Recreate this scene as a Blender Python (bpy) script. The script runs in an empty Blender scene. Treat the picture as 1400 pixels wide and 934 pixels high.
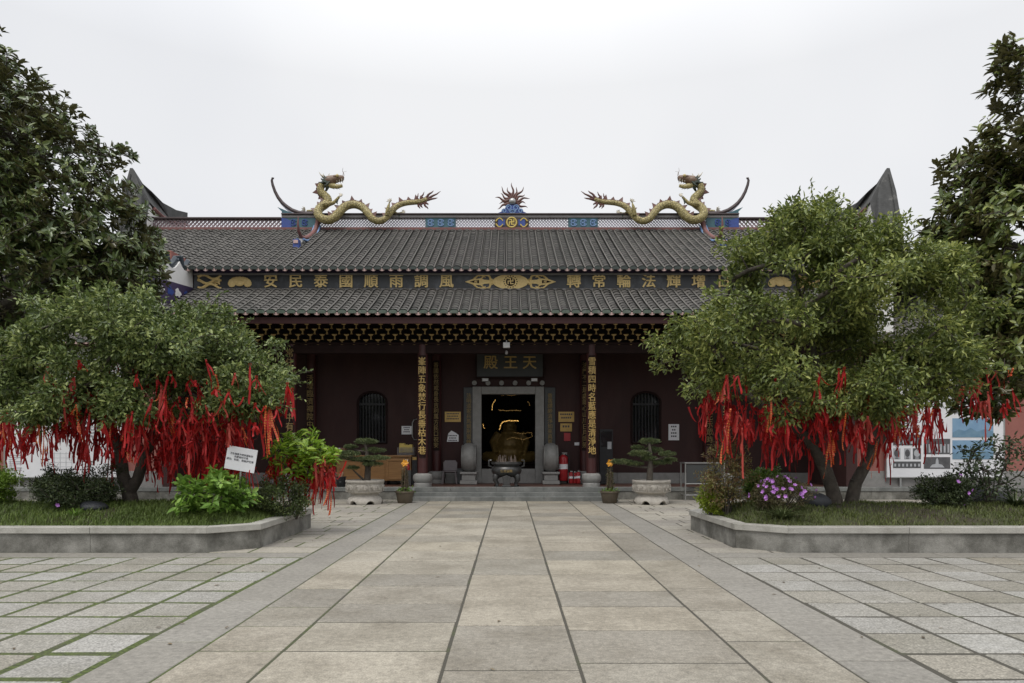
import bpy, math, random
import numpy as np
from mathutils import Vector, Matrix
R = math.radians
PI = math.pi
random.seed(7)
rng = np.random.default_rng(7)
S = bpy.context.scene
COL = S.collection

# ------------------------------------------------------------------ camera, world, sun, exposure
F, PX0, HOR, EYE = 950.0, 697.0, 614.0, 1.6          # focal length in photo pixels, vanishing point, eye height
cd = bpy.data.cameras.new('camera'); cam = bpy.data.objects.new('camera', cd); COL.objects.link(cam)
cam.location = (0, 0, EYE); cam.rotation_euler = (R(90), 0, 0)
cd.sensor_width = 36.0; cd.lens = 36.0 * F / 1400.0
cd.shift_x = (700 - PX0) / 1400.0; cd.shift_y = (HOR - 467) / 1400.0
cd.clip_start = 0.1; cd.clip_end = 3000
S.camera = cam

SUN_EL, SUN_AZ = R(62), R(205)                        # compass style: 0 = +Y, clockwise; high and behind the camera, a little left
w = bpy.data.worlds.new('World'); S.world = w; w.use_nodes = True
nt = w.node_tree; nt.nodes.clear()
out = nt.nodes.new('ShaderNodeOutputWorld'); bg = nt.nodes.new('ShaderNodeBackground')
sky = nt.nodes.new('ShaderNodeTexSky'); sky.sky_type = 'NISHITA'; sky.sun_disc = False
sky.sun_elevation = SUN_EL; sky.sun_rotation = SUN_AZ; sky.dust_density = 3.0; sky.air_density = 1.0
hs = nt.nodes.new('ShaderNodeHueSaturation'); hs.inputs['Saturation'].default_value = 0.10
tc = nt.nodes.new('ShaderNodeTexCoord'); cl = nt.nodes.new('ShaderNodeTexNoise')
cl.inputs['Scale'].default_value = 1.6; cl.inputs['Detail'].default_value = 3.0; cl.inputs['Roughness'].default_value = 0.5
ramp = nt.nodes.new('ShaderNodeValToRGB')
ramp.color_ramp.elements[0].position = 0.32; ramp.color_ramp.elements[0].color = (6.65, 6.85, 7.3, 1)
ramp.color_ramp.elements[1].position = 0.66; ramp.color_ramp.elements[1].color = (8.15, 8.22, 8.4, 1)
mx = nt.nodes.new('ShaderNodeMixRGB'); mx.inputs[0].default_value = 0.88   # cloud deck over the clear sky
sxyz = nt.nodes.new('ShaderNodeSeparateXYZ'); zen = nt.nodes.new('ShaderNodeMapRange')   # an overcast sky is brighter towards the zenith
zen.inputs[1].default_value = 0.46; zen.inputs[2].default_value = 0.95; zen.inputs[3].default_value = 1.0; zen.inputs[4].default_value = 2.3
vm = nt.nodes.new('ShaderNodeVectorMath'); vm.operation = 'SCALE'
L = nt.links
L.new(sky.outputs[0], hs.inputs['Color']); L.new(hs.outputs[0], mx.inputs[1])
L.new(tc.outputs['Generated'], cl.inputs['Vector']); L.new(cl.outputs['Fac'], ramp.inputs[0]); L.new(tc.outputs['Generated'], sxyz.inputs[0]); L.new(sxyz.outputs[2], zen.inputs[0]); L.new(ramp.outputs[0], vm.inputs[0]); L.new(zen.outputs[0], vm.inputs['Scale']); L.new(vm.outputs[0], mx.inputs[2])
L.new(mx.outputs[0], bg.inputs['Color']); bg.inputs['Strength'].default_value = 0.105; L.new(bg.outputs[0], out.inputs[0])

sd = bpy.data.lights.new('sun', 'SUN'); sd.energy = 1.5; sd.angle = R(24); sd.color = (1.0, 0.96, 0.90)
sun = bpy.data.objects.new('sun', sd); COL.objects.link(sun)
dirv = Vector((math.sin(SUN_AZ) * math.cos(SUN_EL), math.cos(SUN_AZ) * math.cos(SUN_EL), math.sin(SUN_EL)))
sun.rotation_euler = dirv.to_track_quat('Z', 'Y').to_euler(); sun.location = (0, 0, 40)
S.view_settings.view_transform = 'Standard'; S.view_settings.look = 'None'
S.view_settings.exposure = 0.14; S.view_settings.gamma = 1.0; S.view_settings.use_curve_mapping = False
S.cycles.max_bounces = 6; S.cycles.transparent_max_bounces = 8

# ------------------------------------------------------------------ helpers
def at(px, py, D):
    """world point seen at photo pixel (px, py) at depth D"""
    return Vector(((px - PX0) / F * D, D, EYE + (HOR - py) / F * D))
def xs(px, D): return (px - PX0) / F * D
def zs(py, D): return EYE + (HOR - py) / F * D

def tag(o, label=None, cat=None, group=None, kind=None):
    if label: o['label'] = label
    if cat: o['category'] = cat
    if group: o['group'] = group
    if kind: o['kind'] = kind
    return o
def empty(name, loc=(0, 0, 0), label=None, cat=None, group=None, rz=0.0):
    o = bpy.data.objects.new(name, None); COL.objects.link(o); o.location = loc; o.rotation_euler = (0, 0, rz)
    o.empty_display_size = 0.2
    return tag(o, label, cat, group)
def link(name, me, mats, parent=None, smooth=False):
    o = bpy.data.objects.new(name, me); COL.objects.link(o)
    if not isinstance(mats, (list, tuple)): mats = [mats]
    for m in mats: me.materials.append(m)
    if parent is not None: o.parent = parent
    if smooth: me.shade_smooth()
    return o
def copy_tree(o, parent=None):
    c = o.copy(); COL.objects.link(c); c.parent = parent; c.matrix_parent_inverse = o.matrix_parent_inverse.copy()
    for ch in o.children: copy_tree(ch, c)
    return c

class MB:
    def __init__(s): s.v = []; s.f = []; s.m = []
    def add(s, vs, fs, m=0):
        b = len(s.v); s.v.extend([tuple(p) for p in vs])
        s.f.extend([tuple(i + b for i in f) for f in fs]); s.m.extend([m] * len(fs)); return s
    def bb(s, x0, x1, y0, y1, z0, z1, m=0):
        vs = [(x0,y0,z0),(x1,y0,z0),(x1,y1,z0),(x0,y1,z0),(x0,y0,z1),(x1,y0,z1),(x1,y1,z1),(x0,y1,z1)]
        return s.add(vs, [(0,3,2,1),(4,5,6,7),(0,1,5,4),(1,2,6,5),(2,3,7,6),(3,0,4,7)], m)
    def box(s, c, d, m=0, rot=None):
        vs = []
        for z in (-.5, .5):
            for x, y in ((-.5,-.5),(.5,-.5),(.5,.5),(-.5,.5)):
                p = Vector((x*d[0], y*d[1], z*d[2]))
                if rot is not None: p = rot @ p
                vs.append(p + Vector(c))
        return s.add(vs, [(0,3,2,1),(4,5,6,7),(0,1,5,4),(1,2,6,5),(2,3,7,6),(3,0,4,7)], m)
    def tube(s, pts, rad, n=8, m=0, cap=True, flat=1.0):
        pts = [Vector(p) for p in pts]; k = len(pts)
        if not isinstance(rad, (list, tuple)): rad = [rad] * k
        vs = []; ref = None
        for i in range(k):
            t = (pts[min(i+1,k-1)] - pts[max(i-1,0)])
            t = t.normalized() if t.length > 1e-9 else Vector((0,0,1))
            if ref is None:
                ref = Vector((0,1,0)) if abs(t.y) < .9 else Vector((1,0,0))
            a = (ref - t * ref.dot(t)); a = a.normalized() if a.length > 1e-6 else t.orthogonal().normalized()
            ref = a; b = t.cross(a)
            for j in range(n):
                an = 2*PI*j/n
                vs.append(pts[i] + a*(math.cos(an)*rad[i]*flat) + b*(math.sin(an)*rad[i]))
        fs = [(i*n+j, i*n+(j+1)%n, (i+1)*n+(j+1)%n, (i+1)*n+j) for i in range(k-1) for j in range(n)]
        if cap: fs += [tuple(range(n-1,-1,-1)), tuple((k-1)*n+j for j in range(n))]
        return s.add(vs, fs, m)
    def lathe(s, prof, c=(0,0,0), n=28, m=0, cap=True, fn=None):
        vs = []
        for r, z in prof:
            for j in range(n):
                a = 2*PI*j/n; rr = r; zz = z
                if fn: rr, zz = fn(r, z, a)
                vs.append((c[0]+rr*math.cos(a), c[1]+rr*math.sin(a), c[2]+zz))
        k = len(prof)
        fs = [(i*n+j, i*n+(j+1)%n, (i+1)*n+(j+1)%n, (i+1)*n+j) for i in range(k-1) for j in range(n)]
        if cap: fs += [tuple(range(n-1,-1,-1)), tuple((k-1)*n+j for j in range(n))]
        return s.add(vs, fs, m)
    def prism(s, poly, a0, a1, axis='y', m=0):
        """poly: 2D points; axis y -> poly is (x,z); axis x -> (y,z); axis z -> (x,y)"""
        def p3(p, a): return (p[0], a, p[1]) if axis == 'y' else ((a, p[0], p[1]) if axis == 'x' else (p[0], p[1], a))
        n = len(poly)
        vs = [p3(p, a0) for p in poly] + [p3(p, a1) for p in poly]
        fs = [tuple(range(n)), tuple(range(2*n-1, n-1, -1))] + [(i, i+n, (i+1)%n+n, (i+1)%n) for i in range(n)]
        return s.add(vs, fs, m)
    def ell(s, c, r, n=12, k=8, m=0, rot=None):
        vs = []; c = Vector(c)
        for i in range(1, k):
            t = PI*i/k
            for j in range(n):
                a = 2*PI*j/n
                p = Vector((r[0]*math.sin(t)*math.cos(a), r[1]*math.sin(t)*math.sin(a), r[2]*math.cos(t)))
                if rot is not None: p = rot @ p
                vs.append(c+p)
        top = Vector((0,0,r[2])); top = rot @ top if rot is not None else top
        vs += [c+top, c-top]; T = len(vs)-2
        fs = [(i*n+j, (i+1)*n+j, (i+1)*n+(j+1)%n, i*n+(j+1)%n) for i in range(k-2) for j in range(n)]
        fs += [(T, j, (j+1)%n) for j in range(n)] + [(T+1, (k-2)*n+(j+1)%n, (k-2)*n+j) for j in range(n)]
        return s.add(vs, fs, m)
    def build(s, name, mats, parent=None, smooth=False, bevel=0, recalc=True):
        me = bpy.data.meshes.new(name); me.from_pydata(s.v, [], s.f); me.polygons.foreach_set('material_index', s.m)
        if recalc:
            import bmesh
            b = bmesh.new(); b.from_mesh(me); bmesh.ops.recalc_face_normals(b, faces=b.faces); b.to_mesh(me); b.free()
        me.update()
        o = link(name, me, mats, parent, smooth)
        if bevel:
            md = o.modifiers.new('bevel', 'BEVEL'); md.width = bevel; md.segments = 2; md.limit_method = 'ANGLE'; md.angle_limit = R(40)
        if smooth:
            try: me.set_sharp_from_angle(angle=R(45))
            except Exception: pass
        return o

def np_mesh(name, v, f, mats, parent=None, smooth=False, midx=None):
    me = bpy.data.meshes.new(name); nv, nf, k = len(v), len(f), f.shape[1]
    me.vertices.add(nv); me.vertices.foreach_set('co', np.ascontiguousarray(v, dtype=np.float32).ravel())
    me.loops.add(nf*k); me.loops.foreach_set('vertex_index', np.ascontiguousarray(f, dtype=np.int32).ravel())
    me.polygons.add(nf); me.polygons.foreach_set('loop_start', np.arange(0, nf*k, k, dtype=np.int32))
    if midx is not None: me.polygons.foreach_set('material_index', np.ascontiguousarray(midx, dtype=np.int32))
    me.update(calc_edges=True)
    return link(name, me, mats, parent, smooth)

def unit(a): return a / np.maximum(np.linalg.norm(a, axis=-1, keepdims=True), 1e-9)
def rdir(n): return unit(rng.normal(size=(n, 3)))

def leaf_geo(P, A, N, Ln, W, fold=.18, droop=.15):
    A = unit(A); N = unit(N - A * (N*A).sum(1, keepdims=True)); Sd = np.cross(A, N)
    Ln = Ln[:, None]; W = W[:, None]
    b = P; up = N * W * fold
    l1 = P + A*Ln*.34 + Sd*W*.5 + up; r1 = P + A*Ln*.34 - Sd*W*.5 + up
    l2 = P + A*Ln*.72 + Sd*W*.38 + up - N*Ln*droop*.5; r2 = P + A*Ln*.72 - Sd*W*.38 + up - N*Ln*droop*.5
    t = P + A*Ln - N*Ln*droop
    n = len(P); v = np.stack([b, l1, l2, t, r2, r1], 1).reshape(-1, 3)
    o = (np.arange(n)*6)[:, None]
    f = np.concatenate([o + np.array([0,1,2,3]), o + np.array([0,3,4,5])], 1).reshape(-1, 4)
    return v, f

def text(s, size, matl, parent, loc, name='inscription', extrude=.01, bold=0.0, fat=0.0, line=1.0, rz=0.0, sx=1.0, align='CENTER', tilt=0.0):
    cu = bpy.data.curves.new(name, 'FONT'); cu.body = s; cu.size = size; cu.align_x = align; cu.align_y = 'CENTER'
    cu.extrude = extrude; cu.offset = bold; cu.space_line = line; cu.resolution_u = 3
    to = bpy.data.objects.new(name + '_source', cu)
    me = bpy.data.meshes.new_from_object(to)
    bpy.data.objects.remove(to); bpy.data.curves.remove(cu)
    me.name = name
    if fat:                                  # heavier strokes: the same glyphs laid over each other a hair apart
        import bmesh
        b = bmesh.new()
        for k, (dx, dy) in enumerate(((-fat,-fat*.5),(fat,-fat*.5),(0,fat*.6))):
            m2 = me.copy(); m2.transform(Matrix.Translation((dx, dy, .0013*k))); b.from_mesh(m2); bpy.data.meshes.remove(m2)
        b.to_mesh(me); b.free()
    o = link(name, me, matl, parent)
    o.rotation_euler = (R(90), tilt, rz); o.location = loc; o.scale = (sx, 1, 1)
    return o

# ------------------------------------------------------------------ materials
def nodes(name):
    m = bpy.data.materials.new(name); m.use_nodes = True
    t = m.node_tree; b = t.nodes['Principled BSDF']; return m, t, b
def _pos(t):
    g = t.nodes.new('ShaderNodeNewGeometry'); return g
def mk(name, c1, c2=None, scale=3.0, rough=.7, detail=6.0, bump=0.0, bscale=None, lo=.3, hi=.7, metal=0.0, spec=None, island=0.0,
       c3=None, s3=.6, t3=(.5,.7), obj=False, speck=0.0, speck_scale=150.0, coat=0.0, stretch=None):
    m, t, b = nodes(name); l = t.links
    g = _pos(t)
    src = g.outputs['Position']
    if obj:
        tcn = t.nodes.new('ShaderNodeTexCoord'); src = tcn.outputs['Object']
    if stretch:
        mp = t.nodes.new('ShaderNodeMapping'); mp.inputs['Scale'].default_value = stretch; l.new(src, mp.inputs['Vector']); src = mp.outputs[0]
    col = None
    c2 = c2 or tuple(x*.8 for x in c1)
    nz = t.nodes.new('ShaderNodeTexNoise'); nz.inputs['Scale'].default_value = scale; nz.inputs['Detail'].default_value = detail
    nz.inputs['Roughness'].default_value = .62; l.new(src, nz.inputs['Vector'])
    rp = t.nodes.new('ShaderNodeValToRGB'); e = rp.color_ramp.elements
    e[0].position = lo; e[0].color = (*c1, 1); e[1].position = hi; e[1].color = (*c2, 1)
    l.new(nz.outputs['Fac'], rp.inputs[0]); col = rp.outputs[0]
    if c3:
        n3 = t.nodes.new('ShaderNodeTexNoise'); n3.inputs['Scale'].default_value = s3; n3.inputs['Detail'].default_value = 7; n3.inputs['Roughness'].default_value = .7
        l.new(src, n3.inputs['Vector'])
        r3 = t.nodes.new('ShaderNodeMapRange'); r3.inputs[1].default_value = t3[0]; r3.inputs[2].default_value = t3[1]; l.new(n3.outputs['Fac'], r3.inputs[0])
        mxx = t.nodes.new('ShaderNodeMixRGB'); l.new(r3.outputs[0], mxx.inputs[0]); l.new(col, mxx.inputs[1]); mxx.inputs[2].default_value = (*c3, 1); col = mxx.outputs[0]
    if speck:
        ns = t.nodes.new('ShaderNodeTexNoise'); ns.inputs['Scale'].default_value = speck_scale; ns.inputs['Detail'].default_value = 2; l.new(src, ns.inputs['Vector'])
        rs = t.nodes.new('ShaderNodeMapRange'); rs.inputs[1].default_value = .3; rs.inputs[2].default_value = .7; rs.inputs[3].default_value = 1-speck; rs.inputs[4].default_value = 1+speck
        l.new(ns.outputs['Fac'], rs.inputs[0])
        hv = t.nodes.new('ShaderNodeHueSaturation'); l.new(rs.outputs[0], hv.inputs['Value']); l.new(col, hv.inputs['Color']); col = hv.outputs[0]
    if island:
        mr = t.nodes.new('ShaderNodeMapRange'); mr.inputs[3].default_value = 1-island; mr.inputs[4].default_value = 1+island
        l.new(g.outputs['Random Per Island'], mr.inputs[0])
        hv = t.nodes.new('ShaderNodeHueSaturation'); l.new(mr.outputs[0], hv.inputs['Value']); l.new(col, hv.inputs['Color']); col = hv.outputs[0]
    l.new(col, b.inputs['Base Color'])
    b.inputs['Roughness'].default_value = rough; b.inputs['Metallic'].default_value = metal
    if spec is not None: b.inputs['Specular IOR Level'].default_value = spec
    if coat: b.inputs['Coat Weight'].default_value = coat
    if bump:
        nb = t.nodes.new('ShaderNodeTexNoise'); nb.inputs['Scale'].default_value = bscale or scale*6; nb.inputs['Detail'].default_value = 8; l.new(src, nb.inputs['Vector'])
        bp = t.nodes.new('ShaderNodeBump'); bp.inputs['Strength'].default_value = bump; bp.inputs['Distance'].default_value = .02
        l.new(nb.outputs['Fac'], bp.inputs['Height']); l.new(bp.outputs[0], b.inputs['Normal'])
    return m
def clothmat(name, c1, c2, isl):
    m = mk(name, c1, c2, 3, .6, island=isl); t = m.node_tree; b = t.nodes['Principled BSDF']; src = b.inputs['Base Color'].links[0].from_socket
    tr = t.nodes.new('ShaderNodeBsdfTranslucent'); t.links.new(src, tr.inputs['Color']); ms = t.nodes.new('ShaderNodeMixShader'); ms.inputs[0].default_value = .3
    t.links.new(b.outputs[0], ms.inputs[1]); t.links.new(tr.outputs[0], ms.inputs[2]); t.links.new(ms.outputs[0], t.nodes['Material Output'].inputs[0]); return m
def emit(name, c, s):
    m, t, b = nodes(name); b.inputs['Base Color'].default_value = (*c, 1); b.inputs['Emission Color'].default_value = (*c, 1); b.inputs['Emission Strength'].default_value = s; return m

def leafmat(name, dark, mid, light, rough=.45, trans=.25, back=None, cs=1.2, spec=.5):
    m, t, b = nodes(name); l = t.links; g = _pos(t)
    rp = t.nodes.new('ShaderNodeValToRGB'); e = rp.color_ramp.elements
    e[0].position = 0; e[0].color = (*dark, 1); e[1].position = 1; e[1].color = (*light, 1); k = e.new(.6); k.color = (*mid, 1)
    nz = t.nodes.new('ShaderNodeTexNoise'); nz.inputs['Scale'].default_value = cs; nz.inputs['Detail'].default_value = 3; l.new(g.outputs['Position'], nz.inputs['Vector'])
    mr = t.nodes.new('ShaderNodeMapRange'); mr.inputs[1].default_value = .3; mr.inputs[2].default_value = .7; mr.inputs[3].default_value = -.28; mr.inputs[4].default_value = .28
    l.new(nz.outputs['Fac'], mr.inputs[0])
    ad = t.nodes.new('ShaderNodeMath'); ad.operation = 'ADD'; ad.use_clamp = True
    l.new(g.outputs['Random Per Island'], ad.inputs[0]); l.new(mr.outputs[0], ad.inputs[1]); l.new(ad.outputs[0], rp.inputs[0])
    col = rp.outputs[0]
    if back:
        mxx = t.nodes.new('ShaderNodeMixRGB'); l.new(g.outputs['Backfacing'], mxx.inputs[0]); l.new(col, mxx.inputs[1]); mxx.inputs[2].default_value = (*back, 1); col = mxx.outputs[0]
    l.new(col, b.inputs['Base Color']); b.inputs['Roughness'].default_value = rough; b.inputs['Specular IOR Level'].default_value = spec
    if trans:
        tr = t.nodes.new('ShaderNodeBsdfTranslucent'); l.new(col, tr.inputs['Color'])
        ms = t.nodes.new('ShaderNodeMixShader'); ms.inputs[0].default_value = trans
        l.new(b.outputs[0], ms.inputs[1]); l.new(tr.outputs[0], ms.inputs[2]); l.new(ms.outputs[0], t.nodes['Material Output'].inputs[0])
    return m

def scalemat(name, c1, c2, scale):
    m = mk(name, c1, c2, 12, .48); t = m.node_tree; l = t.links; b = t.nodes['Principled BSDF']; g = _pos(t)
    v = t.nodes.new('ShaderNodeTexVoronoi'); v.feature = 'DISTANCE_TO_EDGE'; v.inputs['Scale'].default_value = scale; l.new(g.outputs['Position'], v.inputs['Vector'])
    mr = t.nodes.new('ShaderNodeMapRange'); mr.inputs[1].default_value = 0.0; mr.inputs[2].default_value = .14; mr.inputs[3].default_value = .45; l.new(v.outputs['Distance'], mr.inputs[0])
    src = b.inputs['Base Color'].links[0].from_socket
    hv = t.nodes.new('ShaderNodeHueSaturation'); l.new(mr.outputs[0], hv.inputs['Value']); l.new(src, hv.inputs['Color']); l.new(hv.outputs[0], b.inputs['Base Color'])
    bp = t.nodes.new('ShaderNodeBump'); bp.inputs['Strength'].default_value = .9; bp.inputs['Distance'].default_value = .03; l.new(mr.outputs[0], bp.inputs['Height']); l.new(bp.outputs[0], b.inputs['Normal'])
    return m
def slabmat(name, cols, rough=.62, speck=.22, speck_scale=75, stain=(.16,.14,.11), bump=.25, stain_amt=.5):
    """stone slabs: one tone per slab, fine grain, soft stains"""
    m, t, b = nodes(name); l = t.links; g = _pos(t)
    rp = t.nodes.new('ShaderNodeValToRGB'); e = rp.color_ramp.elements
    e[0].position = 0; e[0].color = (*cols[0], 1); e[1].position = 1; e[1].color = (*cols[-1], 1)
    for i, c in enumerate(cols[1:-1]):
        k = e.new((i+1)/(len(cols)-1)); k.color = (*c, 1)
    l.new(g.outputs['Random Per Island'], rp.inputs[0]); col = rp.outputs[0]
    # large soft stains
    n3 = t.nodes.new('ShaderNodeTexNoise'); n3.inputs['Scale'].default_value = 1.3; n3.inputs['Detail'].default_value = 8; n3.inputs['Roughness'].default_value = .68
    l.new(g.outputs['Position'], n3.inputs['Vector'])
    r3 = t.nodes.new('ShaderNodeMapRange'); r3.inputs[1].default_value = .42; r3.inputs[2].default_value = .75; r3.inputs[4].default_value = stain_amt; l.new(n3.outputs['Fac'], r3.inputs[0])
    mxx = t.nodes.new('ShaderNodeMixRGB'); l.new(r3.outputs[0], mxx.inputs[0]); l.new(col, mxx.inputs[1]); mxx.inputs[2].default_value = (*stain, 1); col = mxx.outputs[0]
    # pits and pale scuffs
    n4 = t.nodes.new('ShaderNodeTexNoise'); n4.inputs['Scale'].default_value = 17; n4.inputs['Detail'].default_value = 5; n4.inputs['Roughness'].default_value = .75; l.new(g.outputs['Position'], n4.inputs['Vector'])
    r4 = t.nodes.new('ShaderNodeMapRange'); r4.inputs[1].default_value = .3; r4.inputs[2].default_value = .7; r4.inputs[3].default_value = .66; r4.inputs[4].default_value = 1.26; l.new(n4.outputs['Fac'], r4.inputs[0])
    n5 = t.nodes.new('ShaderNodeTexNoise'); n5.inputs['Scale'].default_value = speck_scale; n5.inputs['Detail'].default_value = 3; l.new(g.outputs['Position'], n5.inputs['Vector'])
    r5 = t.nodes.new('ShaderNodeMapRange'); r5.inputs[1].default_value = .34; r5.inputs[2].default_value = .66; r5.inputs[3].default_value = 1-speck; r5.inputs[4].default_value = 1+speck; l.new(n5.outputs['Fac'], r5.inputs[0])
    mu = t.nodes.new('ShaderNodeMath'); mu.operation = 'MULTIPLY'; l.new(r4.outputs[0], mu.inputs[0]); l.new(r5.outputs[0], mu.inputs[1])
    n6 = t.nodes.new('ShaderNodeTexNoise'); n6.inputs['Scale'].default_value = 5.5; n6.inputs['Detail'].default_value = 9; n6.inputs['Roughness'].default_value = .78; l.new(g.outputs['Position'], n6.inputs['Vector'])
    r6 = t.nodes.new('ShaderNodeMapRange'); r6.inputs[1].default_value = .60; r6.inputs[2].default_value = .68; r6.inputs[3].default_value = 1.0; r6.inputs[4].default_value = .66; l.new(n6.outputs['Fac'], r6.inputs[0])
    mu6 = t.nodes.new('ShaderNodeMath'); mu6.operation = 'MULTIPLY'; l.new(mu.outputs[0], mu6.inputs[0]); l.new(r6.outputs[0], mu6.inputs[1]); mu = mu6
    hv = t.nodes.new('ShaderNodeHueSaturation'); l.new(mu.outputs[0], hv.inputs['Value']); l.new(col, hv.inputs['Color']); col = hv.outputs[0]
    l.new(col, b.inputs['Base Color']); b.inputs['Roughness'].default_value = rough; b.inputs['Specular IOR Level'].default_value = .35
    bp = t.nodes.new('ShaderNodeBump'); bp.inputs['Strength'].default_value = bump; bp.inputs['Distance'].default_value = .012
    nb = t.nodes.new('ShaderNodeTexNoise'); nb.inputs['Scale'].default_value = 35; nb.inputs['Detail'].default_value = 9; nb.inputs['Roughness'].default_value = .7; l.new(g.outputs['Position'], nb.inputs['Vector'])
    l.new(nb.outputs['Fac'], bp.inputs['Height']); l.new(bp.outputs[0], b.inputs['Normal'])
    return m

M = {}
M['path'] = slabmat('path_stone', [(.335,.30,.235),(.235,.218,.182),(.355,.322,.26),(.30,.268,.212),(.215,.20,.17),(.335,.30,.24)], stain=(.125,.108,.078), stain_amt=.75)
M['border'] = slabmat('border_stone', [(.225,.212,.185),(.265,.25,.22),(.24,.225,.195)], speck=.10, stain=(.16,.15,.13), stain_amt=.6)
M['tile'] = slabmat('granite_tile', [(.27,.26,.235),(.325,.315,.29),(.235,.22,.182),(.30,.288,.26),(.265,.243,.198),(.335,.326,.30)], speck=.33, speck_scale=55, stain=(.13,.12,.085), rough=.75, bump=.5)
M['tile_far'] = slabmat('worn_tile', [(.34,.31,.26),(.27,.25,.22),(.38,.35,.29),(.31,.29,.25)], speck=.16, stain=(.14,.125,.1))
M['moss'] = mk('mossy_joint', (.075,.10,.025), (.10,.085,.06), 6, .95, bump=.6, bscale=60)
M['dirt'] = mk('joint_dirt', (.10,.09,.07), (.06,.055,.045), 8, .95)
M['granite'] = mk('granite', (.34,.335,.31), (.24,.235,.215), 4, .7, speck=.2, speck_scale=120, bump=.25, bscale=60, c3=(.12,.115,.10), s3=.9, t3=(.55,.85))
M['granite_wall'] = mk('weathered_granite', (.27,.262,.235), (.17,.165,.145), 2.2, .8, speck=.2, speck_scale=110, bump=.3, bscale=50, c3=(.055,.052,.042), s3=1.1, t3=(.40,.66))
M['coping'] = mk('coping_granite', (.42,.405,.365), (.31,.30,.265), 3, .72, speck=.18, speck_scale=110, bump=.25, bscale=50, c3=(.15,.14,.11), s3=1.4, t3=(.52,.8), island=.12)
M['step'] = mk('step_stone', (.17,.175,.165), (.10,.105,.098), 3, .6, speck=.15, bump=.2, c3=(.23,.23,.215), s3=2, t3=(.5,.75), island=.1)
M['pedestal'] = mk('grey_pedestal_stone', (.27,.265,.25), (.20,.195,.185), 6, .6, speck=.12, bump=.15)
M['potstone'] = mk('pale_carved_stone', (.46,.43,.38), (.33,.305,.27), 9, .75, speck=.12, bump=.5, bscale=30, c3=(.2,.18,.15), s3=4, t3=(.55,.8))
M['redfloor'] = mk('red_floor_tile', (.115,.05,.035), (.085,.04,.03), 3, .45)
M['wall'] = mk('maroon_wall', (.040,.012,.010), (.026,.009,.008), 1.5, .75, bump=.15, bscale=20, c3=(.050,.022,.019), s3=1.3, t3=(.5,.8), stretch=(1,1,.35))
M['timber'] = mk('maroon_timber', (.060,.014,.013), (.042,.011,.011), 3, .5, bump=.08)
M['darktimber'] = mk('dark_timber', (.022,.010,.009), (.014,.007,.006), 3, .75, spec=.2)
M['fascia'] = mk('red_fascia', (.075,.022,.022), (.055,.018,.018), 2, .6)
M['colgold'] = mk('column_gilding', (.52,.37,.13), (.40,.26,.08), 14, .5, bump=.1)
M['gold'] = mk('gilding', (.84,.64,.29), (.70,.50,.19), 14, .55, metal=.0, bump=.15)
M['dimgold'] = mk('worn_gilding', (.30,.21,.08), (.17,.12,.045), 14, .6, metal=.1)
M['bracketgold'] = mk('bracket_gilding', (.46,.32,.125), (.28,.18,.065), 9, .55, metal=.1)
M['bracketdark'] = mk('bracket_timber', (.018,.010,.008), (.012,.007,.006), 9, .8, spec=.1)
M['tilecap'] = mk('grey_roof_tile', (.118,.110,.099), (.072,.067,.060), 2.6, .85, bump=.4, bscale=25, lo=.32, hi=.68, c3=(.060,.060,.050), s3=.8, t3=(.48,.72), island=.24, speck=.25, speck_scale=22)
M['tilepan'] = mk('dark_pan_tile', (.05,.048,.045), (.032,.03,.028), 5, .9)
M['mortar'] = mk('pale_mortar', (.25,.238,.215), (.15,.142,.13), 8, .9)
M['tilegreen'] = mk('green_tile_end', (.085,.115,.085), (.055,.075,.058), 9, .4, c3=(.16,.165,.15), s3=6, t3=(.5,.7))
M['tiledark'] = mk('dark_tile_end', (.035,.05,.042), (.028,.033,.03), 9, .45)
M['pink'] = mk('pink_scallop', (.55,.39,.36), (.42,.29,.27), 9, .7)
M['ridgered'] = mk('faded_red_band', (.20,.085,.075), (.145,.065,.06), 5, .75)
M['ridgecap'] = mk('dark_ridge_cap', (.07,.05,.05), (.05,.036,.036), 5, .7)
M['white'] = mk('white_plaster', (.78,.77,.75), (.66,.65,.63), 1.2, .85, c3=(.5,.48,.45), s3=2, t3=(.58,.85))
M['lattice'] = mk('pale_lattice', (.48,.46,.52), (.38,.36,.41), 20, .8)
M['rlattice'] = mk('faded_red_lattice', (.34,.27,.29), (.26,.19,.21), 20, .8)
M['blue'] = mk('cobalt_paint', (.035,.075,.30), (.03,.055,.20), 8, .5)
M['skyblue'] = mk('pale_blue_paint', (.22,.34,.55), (.15,.25,.45), 8, .55)
M['teal'] = mk('teal_paint', (.05,.14,.16), (.035,.09,.12), 8, .5)
M['purple'] = mk('purple_paint', (.06,.04,.11), (.05,.035,.075), 6, .6)
M['yellow'] = mk('yellow_paint', (.62,.48,.12), (.5,.37,.09), 8, .5)
M['capblue'] = mk('slate_blue_tile', (.035,.05,.062), (.025,.034,.045), 6, .35)
M['gablecap'] = mk('weathered_gable_cap', (.095,.095,.093), (.055,.055,.054), 2.5, .9, bump=.6, bscale=14, c3=(.30,.29,.27), s3=1.7, t3=(.58,.8))
M['eyegold'] = mk('painted_eye', (.5,.42,.2), (.4,.3,.12), 20, .3)
M['board'] = mk('black_frieze_board', (.028,.030,.034), (.045,.048,.052), 1.8, .45, c3=(.15,.16,.18), s3=.9, t3=(.52,.8), stretch=(1,1,.6))
M['frame_grey'] = mk('grey_moulding', (.27,.255,.25), (.21,.195,.19), 5, .7)
M['dragon'] = scalemat('gold_dragon_scale', (.44,.37,.155), (.25,.20,.07), 11)
M['dragonbelly'] = mk('yellow_belly', (.50,.43,.20), (.4,.33,.14), 12, .5)
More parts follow.
